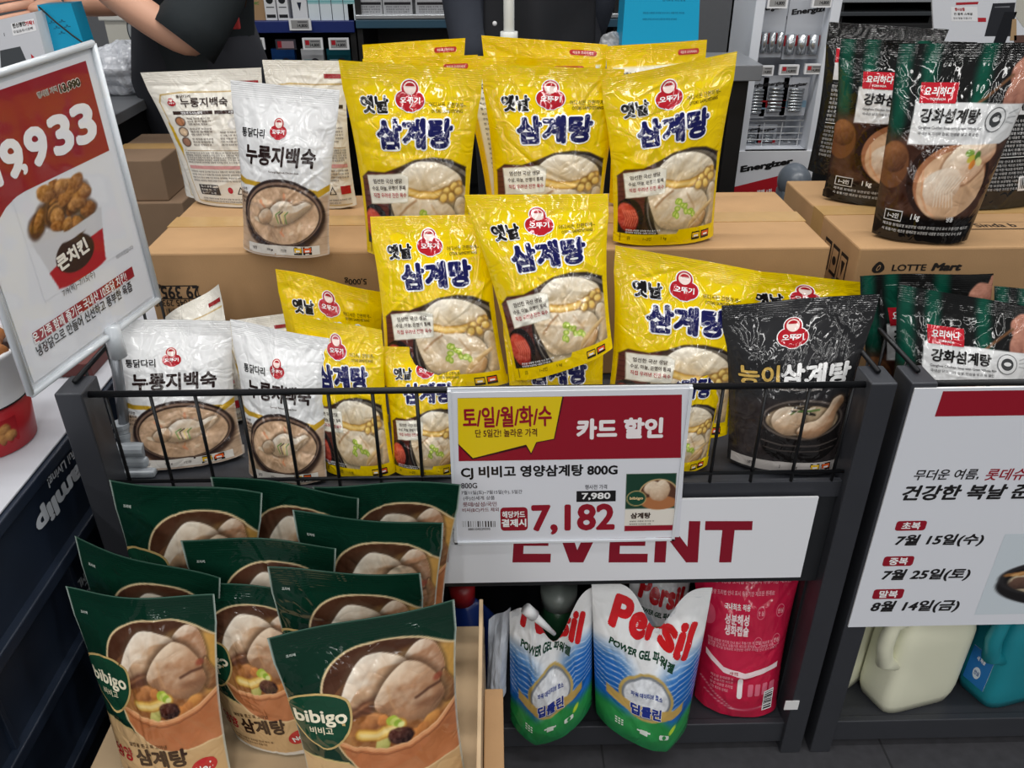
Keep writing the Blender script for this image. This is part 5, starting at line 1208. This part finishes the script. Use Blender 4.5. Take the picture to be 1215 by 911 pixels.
for k, (x0, x1) in enumerate(((312, 325.5), (327, 340))):
    boxgood(x0, -34, x1, 24, YS+.02, .06, (216, 217, 220), lambda a: (a.shape(circ(*a.xy(.5, .58), a.W*.32), (30, 30, 34), 1), a.rect(.15, .72, .85, .74, (60, 60, 64), 1), a.rect(.1, .88, .9, .95, (40, 40, 44), 1)), 'product_box', ('white slim box with black dot, left of the pair on the navy shelf', 'white slim box with black dot, right of the pair on the navy shelf')[k], 'box', pk)
boxgood(345, -30, 363, 24, YS+.02, .06, (214, 216, 220), lambda a: a.shp([(.35, .6), (.65, .6), (.5, .8)], (40, 44, 60), 1), 'product_box', 'white slim box with a dark drop above the price tag on the navy shelf', 'box', pk)
ord_ = ('first', 'second', 'third', 'fourth')
for k in range(4):
    x0 = 364+14.2*k
    boxgood(x0, -34, x0+13.2, 24, YS+.02, .06, (214, 224, 230), lambda a: (a.rect(0, .2, 1, .66, (156, 200, 204), 1), [a.rect(0, .45+.05*q, 1, .47+.05*q, (110, 176, 182), 2) for q in range(4)]), 'product_box', 'pale aqua slim box on the navy shelf, %s from the left of the aqua row' % ord_[k], 'box', pk)
def tagger(px0, py0, px1, py1, y, label, red=False):
    def dr(a):
        a.rect(.10, .14, .90, .86, (150, 150, 150), 1)
        if red: a.rect(.14, .2, .34, .6, (170, 40, 50), 2)
        a.txt('14,800', .6, .62, a.H*.30, (40, 40, 44), w=a.W*.46, bold=.03, layer=2); a.rect(.4, .24, .84, .34, (90, 90, 94), 2)
    return boxgood(px0, py0, px1, py1, y, .008, (228, 229, 232), dr, 'price_tag', label, 'price tag', 'electronic shelf price tags')
tagger(343, 22, 369, 36, YS-.014, 'white price tag stuck on the navy shelf edge')
tagger(289, 45, 314, 59, YS-.02, 'white price tag hanging below the navy shelf, leftmost')
boxgood(327, 47, 351, 59, YS-.02, .008, (60, 58, 66), lambda a: (a.rect(.1, .15, .9, .85, (150, 130, 136), 1), a.rect(.1, .15, .3, .8, (150, 40, 50), 2)), 'price_tag', 'dark framed price tag hanging below the navy shelf, second from the left', 'price tag', 'electronic shelf price tags')
tagger(359, 45, 383, 59, YS-.02, 'white price tag with red mark below the navy shelf, third from the left', True)
tagger(390, 45, 414, 59, YS-.02, 'white price tag with red mark below the navy shelf, rightmost', True)
for k, (x0, x1, c_, t) in enumerate(((292, 316, (22, 74, 84), 'dark teal packet hanging under the leftmost price tag'), (325, 352, (30, 66, 120), 'blue packet hanging under the dark framed price tag'), (360, 386, (204, 206, 210), 'white packet hanging under the third price tag'), (390, 418, (24, 84, 96), 'teal packet hanging under the rightmost price tag'))):
    boxgood(x0, 58, x1, 112, YS+.05, .03, c_, lambda a: (a.rect(.1, .22, .5, .3, (150, 180, 190), 1), a.shape(circ(*a.xy(.6, .3), a.W*.2), (60, 60, 70), 1), a.rect(.1, .55, .8, .6, (200, 200, 204), 1)), 'hanging_packet', t, 'packet', 'packets hanging on hooks')
for k, (x0, x1) in enumerate(((424, 452), (453, 488), (492, 529))):
    boxgood(x0, -40, x1, 17, YS+.03, .1, (176, 178, 182), lambda a: (a.rect(.05, .74, .95, .80, (40, 40, 44), 1), smallprint(a, .1, .9, .84, .95, 3, 6, (90, 90, 94), 3), a.rect(.1, .3, .9, .6, (206, 208, 210), 1)), 'product_pack', 'grey printed pack above the silver shelf edge, %s from the left' % ord_[k], 'pack', 'grey packs on the silver shelf')
boxgood(704, -40, 727, 14, YS+.03, .1, (186, 186, 188), lambda a: a.shape(circ(*a.xy(.5, .85), a.W*.3, a.H*.06), (70, 64, 60), 1), 'product_pack', 'grey pack on the silver shelf left of the teal shopping bag', 'pack', 'grey packs on the silver shelf')
boxgood(566, -30, 577, 64, 1.9, .02, (214, 214, 216), lambda a: [a.rect(.1, .05+.1*k, .9, .1+.1*k, [(120, 40, 50), (90, 90, 96), (170, 170, 176)][k % 3], 1) for k in range(9)], 'tag_strip', 'narrow strip of white tags seen between the arm and body of the dark jacket', 'sign', None)

# battery stand
YE = 1.115; WHT = mat('white_board', (214, 218, 226), .45)
xl_, xr_ = on_y(871, 200, YE)[0], on_y(966, 190, YE)[0]
zb_, zm_ = on_y(900, 262, YE)[2], on_y(920, 179, YE)[2]
bs = empty('battery_stand', ((xl_+xr_)/2, YE+.1, 0), 'white battery stand with a slanted black name and hanging packs', 'display stand')
for x_ in (xl_, xr_-.022):
    b = B(); b.box(x_, x_+.022, YE, YE+.20, zb_, 1.35, .002); b.done('side_panel', WHT, bs)
b = B(); b.box(xl_, xr_, YE+.18, YE+.20, zb_, 1.35); b.done('back_panel', mat('grey_back_board', (150, 152, 158), .5), bs)
a = Art((xr_-xl_)*1000, (zm_-zb_)*1000, (220, 222, 228), step=0)
a.shp([(0, 1), (0, .50), (.72, .30), (.58, 1)], (178, 28, 40), 1); a.txt('Energizer', .40, .20, 20, (22, 22, 24), w=(xr_-xl_)*1000*.66, bold=.06, layer=2, rot=.16, shear=.15); a.txt('판매 1위', .42, .56, 10, WHITE, bold=.03, layer=2, rot=.1)
board('front_panel', a, (xl_, YE-.004, zm_), (xr_, YE-.004, zm_), (xr_, YE-.004, zb_), (xl_, YE-.004, zb_), .02, PAPER, bs)
b = B(); b.box(xl_, xr_, YE, YE+.2, zm_-.012, zm_); b.done('tray', WHT, bs)
b = B(); b.box(xl_+.01, xr_-.01, YE+.01, YE+.19, 0, zb_); b.done('foot', mat('grey_back_board', (150, 152, 158), .5), bs)
for k in range(4):
    b = B(); x_ = xl_+.03+(xr_-xl_-.06)*k/3; b.tube([(x_, YE+.05, zm_), (x_, YE+.05, zm_+.055)], .0012, 6).tube([(xl_+.02, YE+.05, zm_+.015*(k+1)), (xr_-.02, YE+.05, zm_+.015*(k+1))], .0012, 6); b.done('wire_guard', mat('white_wire', (220, 222, 224), .3), bs)
RB = (176, 30, 40)
def battpack(px0, py0, px1, py1, y, nb, label, red=True, vertical=False):
    TL, BR = on_y(px0, py0, y), on_y(px1, py1, y); x0, x1, z1, z0 = TL[0], BR[0], TL[2], BR[2]
    o = empty('battery_pack', ((x0+x1)/2, y, z0), label, 'battery pack', 'hanging battery packs')
    a = Art((x1-x0)*1000, (z1-z0)*1000, (176, 180, 188), step=0); a.rect(0, .6, 1, .78, RB if red else (120, 150, 170), 1)
    a.txt('Energizer', .5, .2, a.H*.12, (24, 24, 28), w=a.W*.86, bold=.05, layer=1, rot=.1, shear=.1)
    board('card', a, (x0, y, z1), (x1, y, z1), (x1, y, z0), (x0, y, z0), .003, PAPER, o, edge=(170, 174, 180))
    for k in range(nb):
        if vertical: p, q = Vector((x0+(x1-x0)*(.5+k)/nb, y-.006, z0+.012)), Vector((x0+(x1-x0)*(.5+k)/nb, y-.006, z0+(z1-z0)*.42)); r_ = (x1-x0)/nb*.42
        else: zz_ = z0+(z1-z0)*(.12+.62*(k+.5)/nb); p, q = Vector((x0+(x1-x0)*.25, y-.006, zz_)), Vector((x1-(x1-x0)*.2, y-.006, zz_)); r_ = (z1-z0)*.62/nb*.42
        b = B(); b.tube([p, q], r_, 10); b.done('battery', mat('silver_cell', (190, 194, 198), .25, .8), o, True)
    return o
battpack(899, -6, 926, 68, YE+.04, 4, 'battery pack in the upper row of the white stand, left', vertical=True)
battpack(928, 8, 948, 68, YE+.12, 3, 'battery pack in the upper row, set back in the middle', vertical=True)
battpack(938, -2, 981, 70, YE+.04, 4, 'widest battery pack in the upper row of the white stand, right', vertical=True)
battpack(886, 92, 906, 140, YE+.03, 8, 'battery pack in the lower row of the white stand, left', False)
battpack(907, 90, 930, 138, YE+.03, 7, 'battery pack with a red band in the lower row, middle')
battpack(931, 92, 954, 137, YE+.03, 8, 'battery pack with a blue band in the lower row, right', False)
battpack(880, 148, 898, 178, YE+.08, 6, 'battery pack lying in the wire tray, left', False)
battpack(900, 148, 918, 178, YE+.08, 6, 'battery pack lying in the wire tray, middle')
battpack(922, 162, 950, 179, YE+.09, 3, 'battery pack lying flat in the wire tray, right')
for k, (x0, y0, x1, y1, t) in enumerate(((911, -6, 935, 10, 'price tag at the top of the battery stand, left'), (964, -6, 988, 9, 'price tag at the top of the battery stand, right'), (900, 78, 918, 90, 'price tag above the lower battery packs, left'), (925, 77, 948, 89, 'price tag above the lower battery packs, middle'), (955, 76, 977, 88, 'price tag above the lower battery packs, right'))):
    tagger(x0, y0, x1, y1, YE+.005, t, k > 2)
q = on_y(944, 205, .9); b = B(); b.ball((q[0], .90, q[2]-.02), .034, .05, .04, 20); b.box(q[0]-.03, q[0]+.03, .87, .93, 0, q[2]-.03, .01)
gb_ = b.done('waste_bin', mat('blue_grey_plastic', (96, 104, 114), .3), None, True); tag(gb_, 'blue grey round bin top between the battery stand and the right carton', 'bin')
# white information panel, upper right
P = PB(on_y(1104, -40, 1.3), on_y(1250, -40, 1.3), on_y(1250, 120, 1.3), on_y(1112, 120, 1.3), 330, 350, (216, 219, 226))
P.rect((1128, 8), (1160, 25), (234, 235, 238)); P.poly([(1134, 3), (1161, 2), (1160, 5), (1134, 6)], (170, 40, 50)); P.txt('행사상품', 1138.5, 11, 4, (170, 40, 50), w=12, bold=.04, layer=2); P.txt('전 품목 스페셜', 1142.5, 16.5, 3, INKB, w=22, bold=.02, layer=2); P.txt('안내 말씀 드립니다', 1142, 21.5, 2.4, (110, 110, 114), w=22, layer=2); P.rect((1160, 21), (1170, 26), (180, 40, 50))
P.poly([(1178, 4), (1205, 3), (1199, 43), (1168, 43)], (40, 42, 48)); P.poly([(1180, 8), (1198, 7), (1198, 9), (1180, 9)], (110, 112, 118), 2); P.poly([(1192, 14), (1207, 14), (1192, 52), (1178, 52)], (24, 26, 32), 2)
P.poly([(1206, 0), (1250, -6), (1250, 34), (1214, 32), (1204, 18)], (190, 188, 178), 2); P.poly([(1201, 23), (1206, 22), (1206, 48), (1198, 48)], (176, 146, 110), 3); P.poly([(1203, 42), (1250, 40), (1250, 60), (1203, 50)], (96, 70, 62), 3)
ip = P.make('information_panel', .006, PAPER); tag(ip, 'white information panel with a dark phone picture, upper right', 'sign')
m_ = P.o; b = B(); b.box(m_[0]-.02, m_[0]+.02, 1.315, 1.345, .01, m_[2]+.1, .003).box(m_[0]-.16, m_[0]+.16, 1.20, 1.46, 0, .015, .004); b.done('stand', mat('white_enamel', (206, 208, 206), .35), ip)

# ------------------------------------------------------------------ people
def skin_mesh(name, pts, edges, rad, m, parent=None, sub=2, root=0):
    me = bpy.data.meshes.new(name); me.from_pydata([tuple(p) for p in pts], edges, [])
    o = link(name, me, parent, m); sm = o.modifiers.new('skin', 'SKIN'); sm.use_smooth_shade = True
    sv = me.skin_vertices[0].data
    for i, r_ in enumerate(rad):
        sv[i].radius = (r_, r_) if not isinstance(r_, tuple) else r_; sv[i].use_root = (i == root)
    s = o.modifiers.new('sub', 'SUBSURF'); s.levels = sub; s.render_levels = sub
    return o
SKIN = mat('skin', (214, 164, 138), .5, noise=.05, nscale=30); HAIR = mat('brown_hair', (74, 48, 36), .45, noise=.25, nscale=80)
TEE = mat('dark_green_black_cotton', (42, 47, 50), .85, spec=.2, noise=.15, nscale=25, bump=.3, bscale=60); JACK = mat('charcoal_jacket_cloth', (56, 60, 70), .8, spec=.25, noise=.12, nscale=25, bump=.3, bscale=50); APR = mat('black_apron_cloth', (38, 39, 43), .75, spec=.3, noise=.12, nscale=20, bump=.3, bscale=40); TRO = mat('dark_trousers', (34, 36, 44), .85)
def hand(wrist, dirv, sidev, upv, s, m, parent, curl=.5):
    """palm and five separate bent fingers"""
    w_ = Vector(wrist); d_ = Vector(dirv).normalized(); a_ = Vector(sidev); a_ = (a_-d_*a_.dot(d_)).normalized(); n_ = d_.cross(a_)*(1 if Vector(upv).dot(d_.cross(a_)) > 0 else -1)
    pts = [w_, w_+d_*.045*s, w_+d_*.08*s]; rad = [(.026*s, .020*s), (.038*s, .015*s), (.036*s, .013*s)]; ed = [(0, 1), (1, 2)]
    o = skin_mesh('hand', pts, ed, rad, m, parent)
    for k, (off, L) in enumerate(((-.029, .066), (-.010, .076), (.010, .071), (.028, .054))):
        p = w_+d_*.078*s+a_*off*s; seq = [w_+d_*.055*s+a_*off*.9*s, p]; c_ = 0.
        for j in range(3):
            c_ += curl*(.35+.25*j)*(1+.15*k); p = p+(d_*math.cos(c_)-n_*math.sin(c_))*L*s*(.42, .32, .26)[j]; seq.append(p)
        skin_mesh('finger', seq, [(i, i+1) for i in range(4)], [.0095*s, .0095*s, .0088*s, .0080*s, .0066*s], m, o)
    p = w_+d_*.022*s-a_*.030*s; seq = [w_+d_*.012*s-a_*.012*s, p]
    for j in range(2): p = p+(d_*(.75+.1*j)-a_*.55-n_*.35*(j+.5)).normalized()*.036*s; seq.append(p)
    skin_mesh('thumb', seq, [(0, 1), (1, 2), (2, 3)], [.012*s, .0115*s, .010*s, .0078*s], m, o)
    return o
def V_(px, py, y): return Vector(on_y(px, py, y))
# assistant leaning over the counter
pe = empty('person', (V_(262, 60, 1.45).x, 1.45, 0), 'person in a loose dark green black t-shirt reaching over the counter, upper left', 'person')
hip = V_(236, 62, 1.42); che = V_(228, -50, 1.33); nk = V_(196, -112, 1.20); hd = V_(176, -160, 1.14); hd2 = V_(172, -215, 1.13)
sR = V_(258, -60, 1.20); eR = V_(230, 58, 1.10); wR = V_(108, -26, 1.05)
sL = V_(150, -70, 1.36); eL = V_(150, 0, 1.20); wL = V_(76, 4, 1.10)
leg = lambda s_: [hip+Vector((s_*.085, 0, -.06)), Vector((hip.x+s_*.095, 1.47, .46)), Vector((hip.x+s_*.10, 1.52, .07)), Vector((hip.x+s_*.11, 1.40, .035))]
pts = [hip, che, nk, hd, hd2, sR, eR, wR, sL, eL, wL]+leg(-1)+leg(1)
skin_mesh('body', pts, [(0, 1), (1, 2), (2, 3), (3, 4), (1, 5), (5, 6), (6, 7), (1, 8), (8, 9), (9, 10), (0, 11), (11, 12), (12, 13), (13, 14), (0, 15), (15, 16), (16, 17), (17, 18)],
          [.10, .11, .05, .075, .085, .052, .044, .032, .052, .038, .028, .08, .055, .04, .03, .08, .055, .04, .03], SKIN, pe)
def ring(c, rx, ry, t=0., n_=28, wob=.0, ph=0.):
    return [Vector((c[0]+rx*(1+wob*math.sin(5*a+ph))*math.cos(a), c[1]+ry*(1+wob*math.sin(4*a+ph))*math.sin(a), c[2]+t*math.cos(a))) for a in np.linspace(0, 2*math.pi, n_, endpoint=False)]
b = B(); lo_ = V_(238, 92, 1.42)
b.loft([ring(lo_, .150, .12, 0, wob=.03), ring(lo_+Vector((0, 0, .04)), .148, .118, 0, wob=.03, ph=.4), ring(V_(234, 40, 1.40), .140, .115, wob=.02, ph=1.), ring(V_(230, -10, 1.36), .142, .115, .01, wob=.02, ph=2.), ring(che+Vector((.0, 0, 0)), .150, .115, .0), ring(V_(212, -88, 1.25), .135, .10, .0), ring(V_(200, -106, 1.21), .07, .065, .0)], cap=False)
b.tube([V_(262, -80, 1.21), V_(262, -52, 1.20), V_(250, -12, 1.14), V_(232, 26, 1.11), V_(217, 48, 1.095)], [.05, .070, .074, .072, .076], 20, cap=False).tube([V_(150, -84, 1.34), V_(146, -50, 1.28), V_(150, -20, 1.24)], [.05, .066, .07], 16, cap=False)
ts = b.done('t_shirt', TEE, pe, True); so = ts.modifiers.new('cloth', 'SOLIDIFY'); so.thickness = .003
b = B(); b.box(V_(279, 0, 1.30).x-.012, V_(279, 0, 1.30).x+.004, 1.285, 1.30, V_(279, 34, 1.30).z, V_(279, 20, 1.30).z, .002); b.done('red_badge', mat('red_badge', (176, 50, 50), .5), pe)
def trouser(hip_, lg_, rx, ry, par):
    b = B()
    for f in lg_:
        b.loft([ring(hip_+Vector(((f[0].x-hip_.x)*.55, 0, .10)), rx*.62, ry), ring(f[0], rx*.62, ry*.95), ring(f[0].lerp(f[1], .5), rx*.50, ry*.78), ring(f[1], rx*.42, ry*.62), ring(f[2]+Vector((0, 0, -.03)), rx*.36, ry*.5)])
    return b.done('trousers', TRO, par, True)
trouser(hip, (leg(-1), leg(1)), .15, .12, pe)
for s_ in (-1, 1):
    f = leg(s_); b = B(); b.ball(f[2]+Vector((0, -.06, -.03)), .045, .12, .04, 16); b.done('shoe', TRO, pe, True)
b = B(); b.ball(hd2.lerp(hd, .3)+Vector((0, .02, .02)), .10, .105, .115, 20); hh_ = b.done('hair', HAIR, pe, True)
for k in range(9): b = B(); p = V_(272+3.2*k, -70, 1.28); b.tube([nk.lerp(p, .3)+Vector((0, 0, .05)), p, V_(277+2.0*k, -18, 1.27), V_(279+1.5*k, 4+((k*5) % 7), 1.27)], [.008, .009, .006, .0012], 6); b.done('hair_strand', HAIR, hh_, True)
hand(wL, V_(28, 12, 1.04)-wL, Vector((0, .25, 1)), Vector((0, -1, .4)), 1.0, SKIN, pe, .45)
hand(wR, V_(70, -46, 1.02)-wR, Vector((0, 1, .2)), Vector((0, 0, 1)), 1.0, SKIN, pe, .5)
# customer in dark jacket
YP = 1.62
p2 = empty('person', (V_(630, 40, YP).x, YP, 0), 'person in a charcoal jacket and black apron standing behind the yellow pouches', 'person')
hp = V_(636, 36, YP); ch = V_(634, -160, YP); n2 = Vector((ch.x, YP, 1.42)); h2 = Vector((ch.x, YP-.02, 1.52)); h3 = Vector((ch.x, YP-.02, 1.62))
def lg(s_): return [hp+Vector((s_*.09, 0, -.06)), Vector((hp.x+s_*.10, YP, .46)), Vector((hp.x+s_*.10, YP+.03, .07)), Vector((hp.x+s_*.11, YP-.10, .035))]
sA, eA, wA = V_(545, -140, YP), V_(553, 5, YP-.03), V_(566, 92, YP-.10)
sB, eB, wB = V_(722, -140, YP), V_(708, -10, YP-.02), V_(692, 62, YP+.05)
skin_mesh('body', [hp, ch, n2, h2, h3, sA, eA, wA, sB, eB, wB]+lg(-1)+lg(1), [(0, 1), (1, 2), (2, 3), (3, 4), (1, 5), (5, 6), (6, 7), (1, 8), (8, 9), (9, 10), (0, 11), (11, 12), (12, 13), (13, 14), (0, 15), (15, 16), (16, 17), (17, 18)],
          [.12, .12, .05, .07, .085, .05, .038, .026, .05, .038, .026, .08, .055, .04, .03, .08, .055, .04, .03], SKIN, p2)
skin_mesh('jacket', [hp+Vector((0, 0, -.10)), hp+Vector((0, 0, .10)), ch, n2-Vector((0, 0, .06)), sA, eA, wA.lerp(eA, .12), sB, eB, wB.lerp(eB, .12)], [(0, 1), (1, 2), (2, 3), (2, 4), (4, 5), (5, 6), (2, 7), (7, 8), (8, 9)], [(.15, .11), (.15, .11), (.16, .12), .075, .08, .072, .058, .08, .066, .05], JACK, p2, root=1)
# apron with its fold lines, tied over the jacket
nu, nv = 41, 31; xa_, xb_ = V_(577, 30, YP-.16).x, V_(706, 30, YP-.16).x; U, W_ = np.meshgrid(np.linspace(-1, 1, nu), np.linspace(0, 1, nv))
ax = (xa_+xb_)/2+U*(xb_-xa_)/2*(1+.12*(1-W_)); az = .50+W_*.75; ay = YP-.185+.10*U**2-.012*np.sin(U*6+W_*4)-.010*np.abs(np.sin(3*(W_*2.3-.35*U)))
ap = link('apron', fill_mesh('apron', np.stack([ax, ay, az], 2).reshape(-1, 3), grid_faces(nv, nu), np.tile([40, 40, 44.], (nu*nv, 1))), p2, APR); so = ap.modifiers.new('thick', 'SOLIDIFY'); so.thickness = .003
trouser(hp, (lg(-1), lg(1)), .17, .13, p2)
for s_ in (-1, 1): f = lg(s_); b = B(); b.ball(f[2]+Vector((0, -.06, -.03)), .045, .12, .04, 16); b.done('shoe', TRO, p2, True)
b = B(); b.ball(h3+Vector((0, .015, .01)), .098, .11, .11, 20); b.done('hair', HAIR, p2, True)
hand(wA, Vector((.1, -.2, -1)), Vector((0, 1, 0)), Vector((1, 0, 0)), 1., SKIN, p2, .4); hand(wB, Vector((-.1, -.2, -1)), Vector((0, 1, 0)), Vector((-1, 0, 0)), 1., SKIN, p2, .4)
b = B(); b.ball(V_(587, 28, YP-.20), .006, .004, .006, 12); b.done('button', mat('pearl_button', (220, 220, 222), .3), p2, True)
Y_, YB, WH, WB, BK, GR, DK, DB = art_yellow(), art_yellow_back(), art_white(), art_white_back(), art_black(), art_green(), art_dark(), art_dark_back()


YG, WG, GG, DG = 'yellow chicken soup pouches', 'white rice porridge pouches', 'green chicken soup pouches', 'black and green chicken soup pouches'

def soup(label, group, art, q, seed, z0=None, y0=None, lean=.03, name='soup_pouch', **k):
    pl = {n: k.pop(n) for n in ('yl', 'yr', 'ytl', 'ytr') if n in k}
    return pouch(name, label, 'pouch', group, art, *place(q, z0, y0, lean, **pl), seed=seed, **k)
yb = dict(back=(238, 212, 10)); wb = dict(back=(222, 222, 222), m=FILM_WHITE); db = dict(back=(30, 30, 30)); gb = dict(back=(24, 60, 46))
# on the brown cartons behind the basket
soup('yellow chicken soup pouch standing on the carton, leftmost of the front three', YG, Y_, P_(402, 71, 573, 83, 556, 303, 436, 303), 11, ZC, lean=.03, wave=.007, T=.055, **yb)
soup('yellow chicken soup pouch standing on the carton, middle of the front three', YG, Y_, P_(571, 76, 741, 82, 712, 285, 586, 288), 12, ZC, lean=.03, wave=.003, T=.05, **yb)
soup('yellow chicken soup pouch standing on the carton, tilted, rightmost beside the bare carton top', YG, Y_, P_(714, 94, 876, 61, 846, 284, 727, 290), 13, ZC, lean=.03, wave=.004, T=.055, **yb)
soup('yellow pouch turned backwards, farthest behind the left yellow pouch on the carton', YG, YB, P_(430, 53, 552, 45, 540, 232, 445, 236), 14, ZC, lean=.02, wave=.004, **yb)
soup('yellow pouch turned backwards, directly behind the left yellow pouch on the carton', YG, YB, P_(430, 70, 567, 65, 552, 257, 446, 262), 15, ZC, lean=.02, wave=.005, T=.03, **yb)
soup('yellow pouch turned backwards, farthest behind the middle yellow pouch, red mark on its seal', YG, YB, P_(571, 42, 721, 53, 706, 232, 592, 230), 16, ZC, lean=.02, wave=.003, **yb)
soup('yellow wavy-topped pouch turned backwards between the middle front pouch and the farthest one', YG, YB, P_(540, 66, 707, 70, 700, 258, 580, 254), 17, ZC, lean=.02, wave=.008, kw=1.5, T=.03, **yb)
soup('yellow pouch turned backwards behind the right yellow pouch on the carton', YG, YB, P_(720, 55, 840, 47, 822, 238, 722, 244), 18, ZC, lean=.02, wave=.004, **yb)
soup('white porridge pouch standing on the carton, front side shown', WG, WH, P_(272, 95, 402, 107, 391, 306, 289, 298), 21, ZC, lean=.03, wave=.003, T=.05, **wb)
soup('white porridge pouch on the carton turned to its printed back, left of the front-facing one', WG, WB, P_(168, 86, 311, 80, 318, 246, 232, 241), 22, ZC, lean=.03, wave=.005, T=.04, **wb)
soup('white porridge pouch turned backwards between the front-facing white pouch and the yellow one', WG, WB, P_(311, 71, 408, 72, 424, 247, 338, 245), 23, ZC, lean=.03, wave=.001, T=.03, **wb)
soup('plain white side of the pouch leaning behind the leftmost white pouch on the carton', WG, WB, P_(184, 94, 268, 90, 292, 233, 222, 236), 24, ZC, lean=.03, wave=.002, T=.05, **wb)
# in the wire basket
soup('white porridge pouch in the basket beside the sign pole', WG, WH, P_(128, 379, 273, 380, 291, 542, 150, 558), 25, ZB, lean=.055, wave=.004, T=.05, **wb)
soup('white porridge pouch in the basket, second from the sign pole', WG, WH, P_(272, 379, 390, 402, 388, 572, 296, 566), 26, ZB, lean=.055, wave=.004, T=.045, **wb)
soup('white pouch with its corner folded up behind the first porridge pouch in the basket', WG, WB, P_(196, 376, 259, 337, 296, 500, 205, 505), 27, ZB, lean=.07, wave=.010, T=.03, **wb)
soup('white pouch showing only its top edge behind the second porridge pouch in the basket', WG, WB, P_(262, 382, 344, 371, 372, 510, 292, 515), 28, ZB, lean=.06, wave=.003, T=.03, **wb)
soup('yellow pouch at the back of the basket against the carton, left of the piled ones', YG, Y_, P_(327, 319, 452, 346, 462, 505, 352, 505), 31, ZB, lean=.03, wave=.006, T=.035, **yb)
soup('yellow pouch in the basket behind the wires, right of the white porridge pouches', YG, Y_, P_(345, 372, 452, 392, 470, 565, 384, 558), 32, ZB, lean=.05, wave=.004, T=.045, **yb)
soup('yellow pouch low in the basket, left of the big price card', YG, Y_, P_(452, 410, 560, 415, 548, 560, 466, 562), 33, ZB, lean=.05, wave=.004, T=.05, **yb)
soup('yellow pouch in the basket mostly hidden behind the price card', YG, Y_, P_(596, 372, 716, 380, 722, 556, 606, 556), 34, ZB, lean=.05, wave=.003, T=.04, **yb)
soup('yellow pouch propped on top of the basket, left of the tilted one', YG, Y_, P_(439, 257, 578, 254, 604, 459, 456, 462), 35, y0=.075, lean=.075, wave=.003, T=.04, **yb)
soup('tilted yellow pouch propped highest in the basket, in the middle of the display', YG, Y_, P_(551, 231, 721, 230, 728, 418, 612, 456), 36, y0=.055, lean=.07, wave=.004, T=.045, **yb)
soup('yellow pouch low in the basket right of the price card, under the black pouch side', YG, Y_, P_(770, 400, 872, 410, 838, 556, 745, 560), 37, ZB, lean=.05, wave=.003, T=.04, **yb)
soup('yellow pouch in the basket right of the price card, left of the black pouch', YG, Y_, P_(730, 291, 903, 322, 862, 520, 716, 505), 38, y0=.055, lean=.06, wave=.006, T=.05, **yb)
soup('yellow pouch with only its top showing behind the black pouch', YG, Y_, P_(872, 320, 1046, 336, 1010, 470, 880, 470), 39, y0=.16, lean=.02, wave=.004, T=.035, **yb)
soup('black mushroom chicken soup pouch in the right end of the basket', 'black mushroom soup pouches', BK, P_(856, 362, 1043, 348, 994, 560, 862, 548), 41, ZB, lean=.045, wave=.004, T=.055, **db)
# green pouches on the open carton in front
g = lambda label, q, seed, **k: soup(label, GG, GR, q, seed, ZG, **{**dict(wave=.006, T=.045, kw=.8), **gb, **k})
g('green pouch in the back row on the carton, leftmost, nearest the table', P_(131, 567, 310, 587, 303, 794, 176, 786), 57, lean=-.006)
g('green pouch in the back row, second from the left, top showing', P_(250, 565, 427, 587, 420, 772, 292, 768), 58, lean=-.004)
g('green pouch in the back row at the right, partly over the white event board', P_(372, 574, 547, 575, 524, 762, 402, 762), 60, lean=.0)
g('green pouch in the third row, right, below the one against the event board', P_(346, 607, 526, 622, 518, 812, 385, 815), 59, lean=.0, wave=.004)
g('green pouch left in the second row, half hidden behind the left front pouch', P_(88, 636, 259, 690, 258, 862, 140, 850), 54, lean=.0)
g('green pouch in the middle of the second row, only its top and bowl rim showing', P_(216, 638, 400, 647, 390, 838, 262, 835), 55, lean=.0)
g('green pouch right in the second row, just behind the right front pouch', P_(316, 675, 499, 680, 520, 868, 352, 872), 56, lean=.0, wave=.004)
g('green pouch in the front row, middle one set back with a white hem', P_(185, 685, 367, 706, 384, 889, 279, 872), 52, lean=.028)
g('green pouch in the front row, left one beside the dark crates', P_(74, 699, 251, 709, 277, 927, 147, 918), 51, lean=.045, wave=.008)
g('green pouch in the front row, right one nearest to the viewer', P_(316, 760, 539, 709, 557, 938, 372, 958), 53, lean=.035, wave=.005, T=.055)
# black and green pouches on and before the right-hand carton
d = lambda label, art, q, seed, **k: soup(label, DG, art, q, seed, **{**dict(z0=.728, lean=.03, wave=.004, T=.05), **db, **k})
d('black and green pouch hindmost on the right carton, only its edge and top showing', DB, P_(984, 26, 1126, 35, 1048, 216, 957, 205), 63)
d('black and green pouch on the right carton behind the front one, white label half covered', DK, P_(998, 46, 1160, 50, 1112, 250, 975, 236), 62)
d('black pouch turned to its white small print, at the right end of the carton', DB, P_(1128, 70, 1262, 70, 1236, 240, 1130, 250), 64)
d('black and green pouch in front on the right carton, its white label fully in view', DK, P_(1067, 52, 1246, 50, 1146, 289, 1033, 280), 61, inset=.02, T=.06)
d('black and green pouch in the right basket behind the front one, its top corner up', DK, P_(1020, 327, 1178, 324, 1160, 516, 1024, 516), 66, z0=ZB, lean=.02, T=.035)
d('black and green pouch in the right basket with its white label facing out', DK, P_(1066, 337, 1232, 366, 1214, 548, 1044, 545), 65, z0=ZB, lean=.05, T=.045)
d('black and green pouch at the far right of the basket, cut by the picture edge', DK, P_(1182, 340, 1320, 350, 1300, 532, 1176, 530), 67, z0=ZB, lean=.04, T=.04)
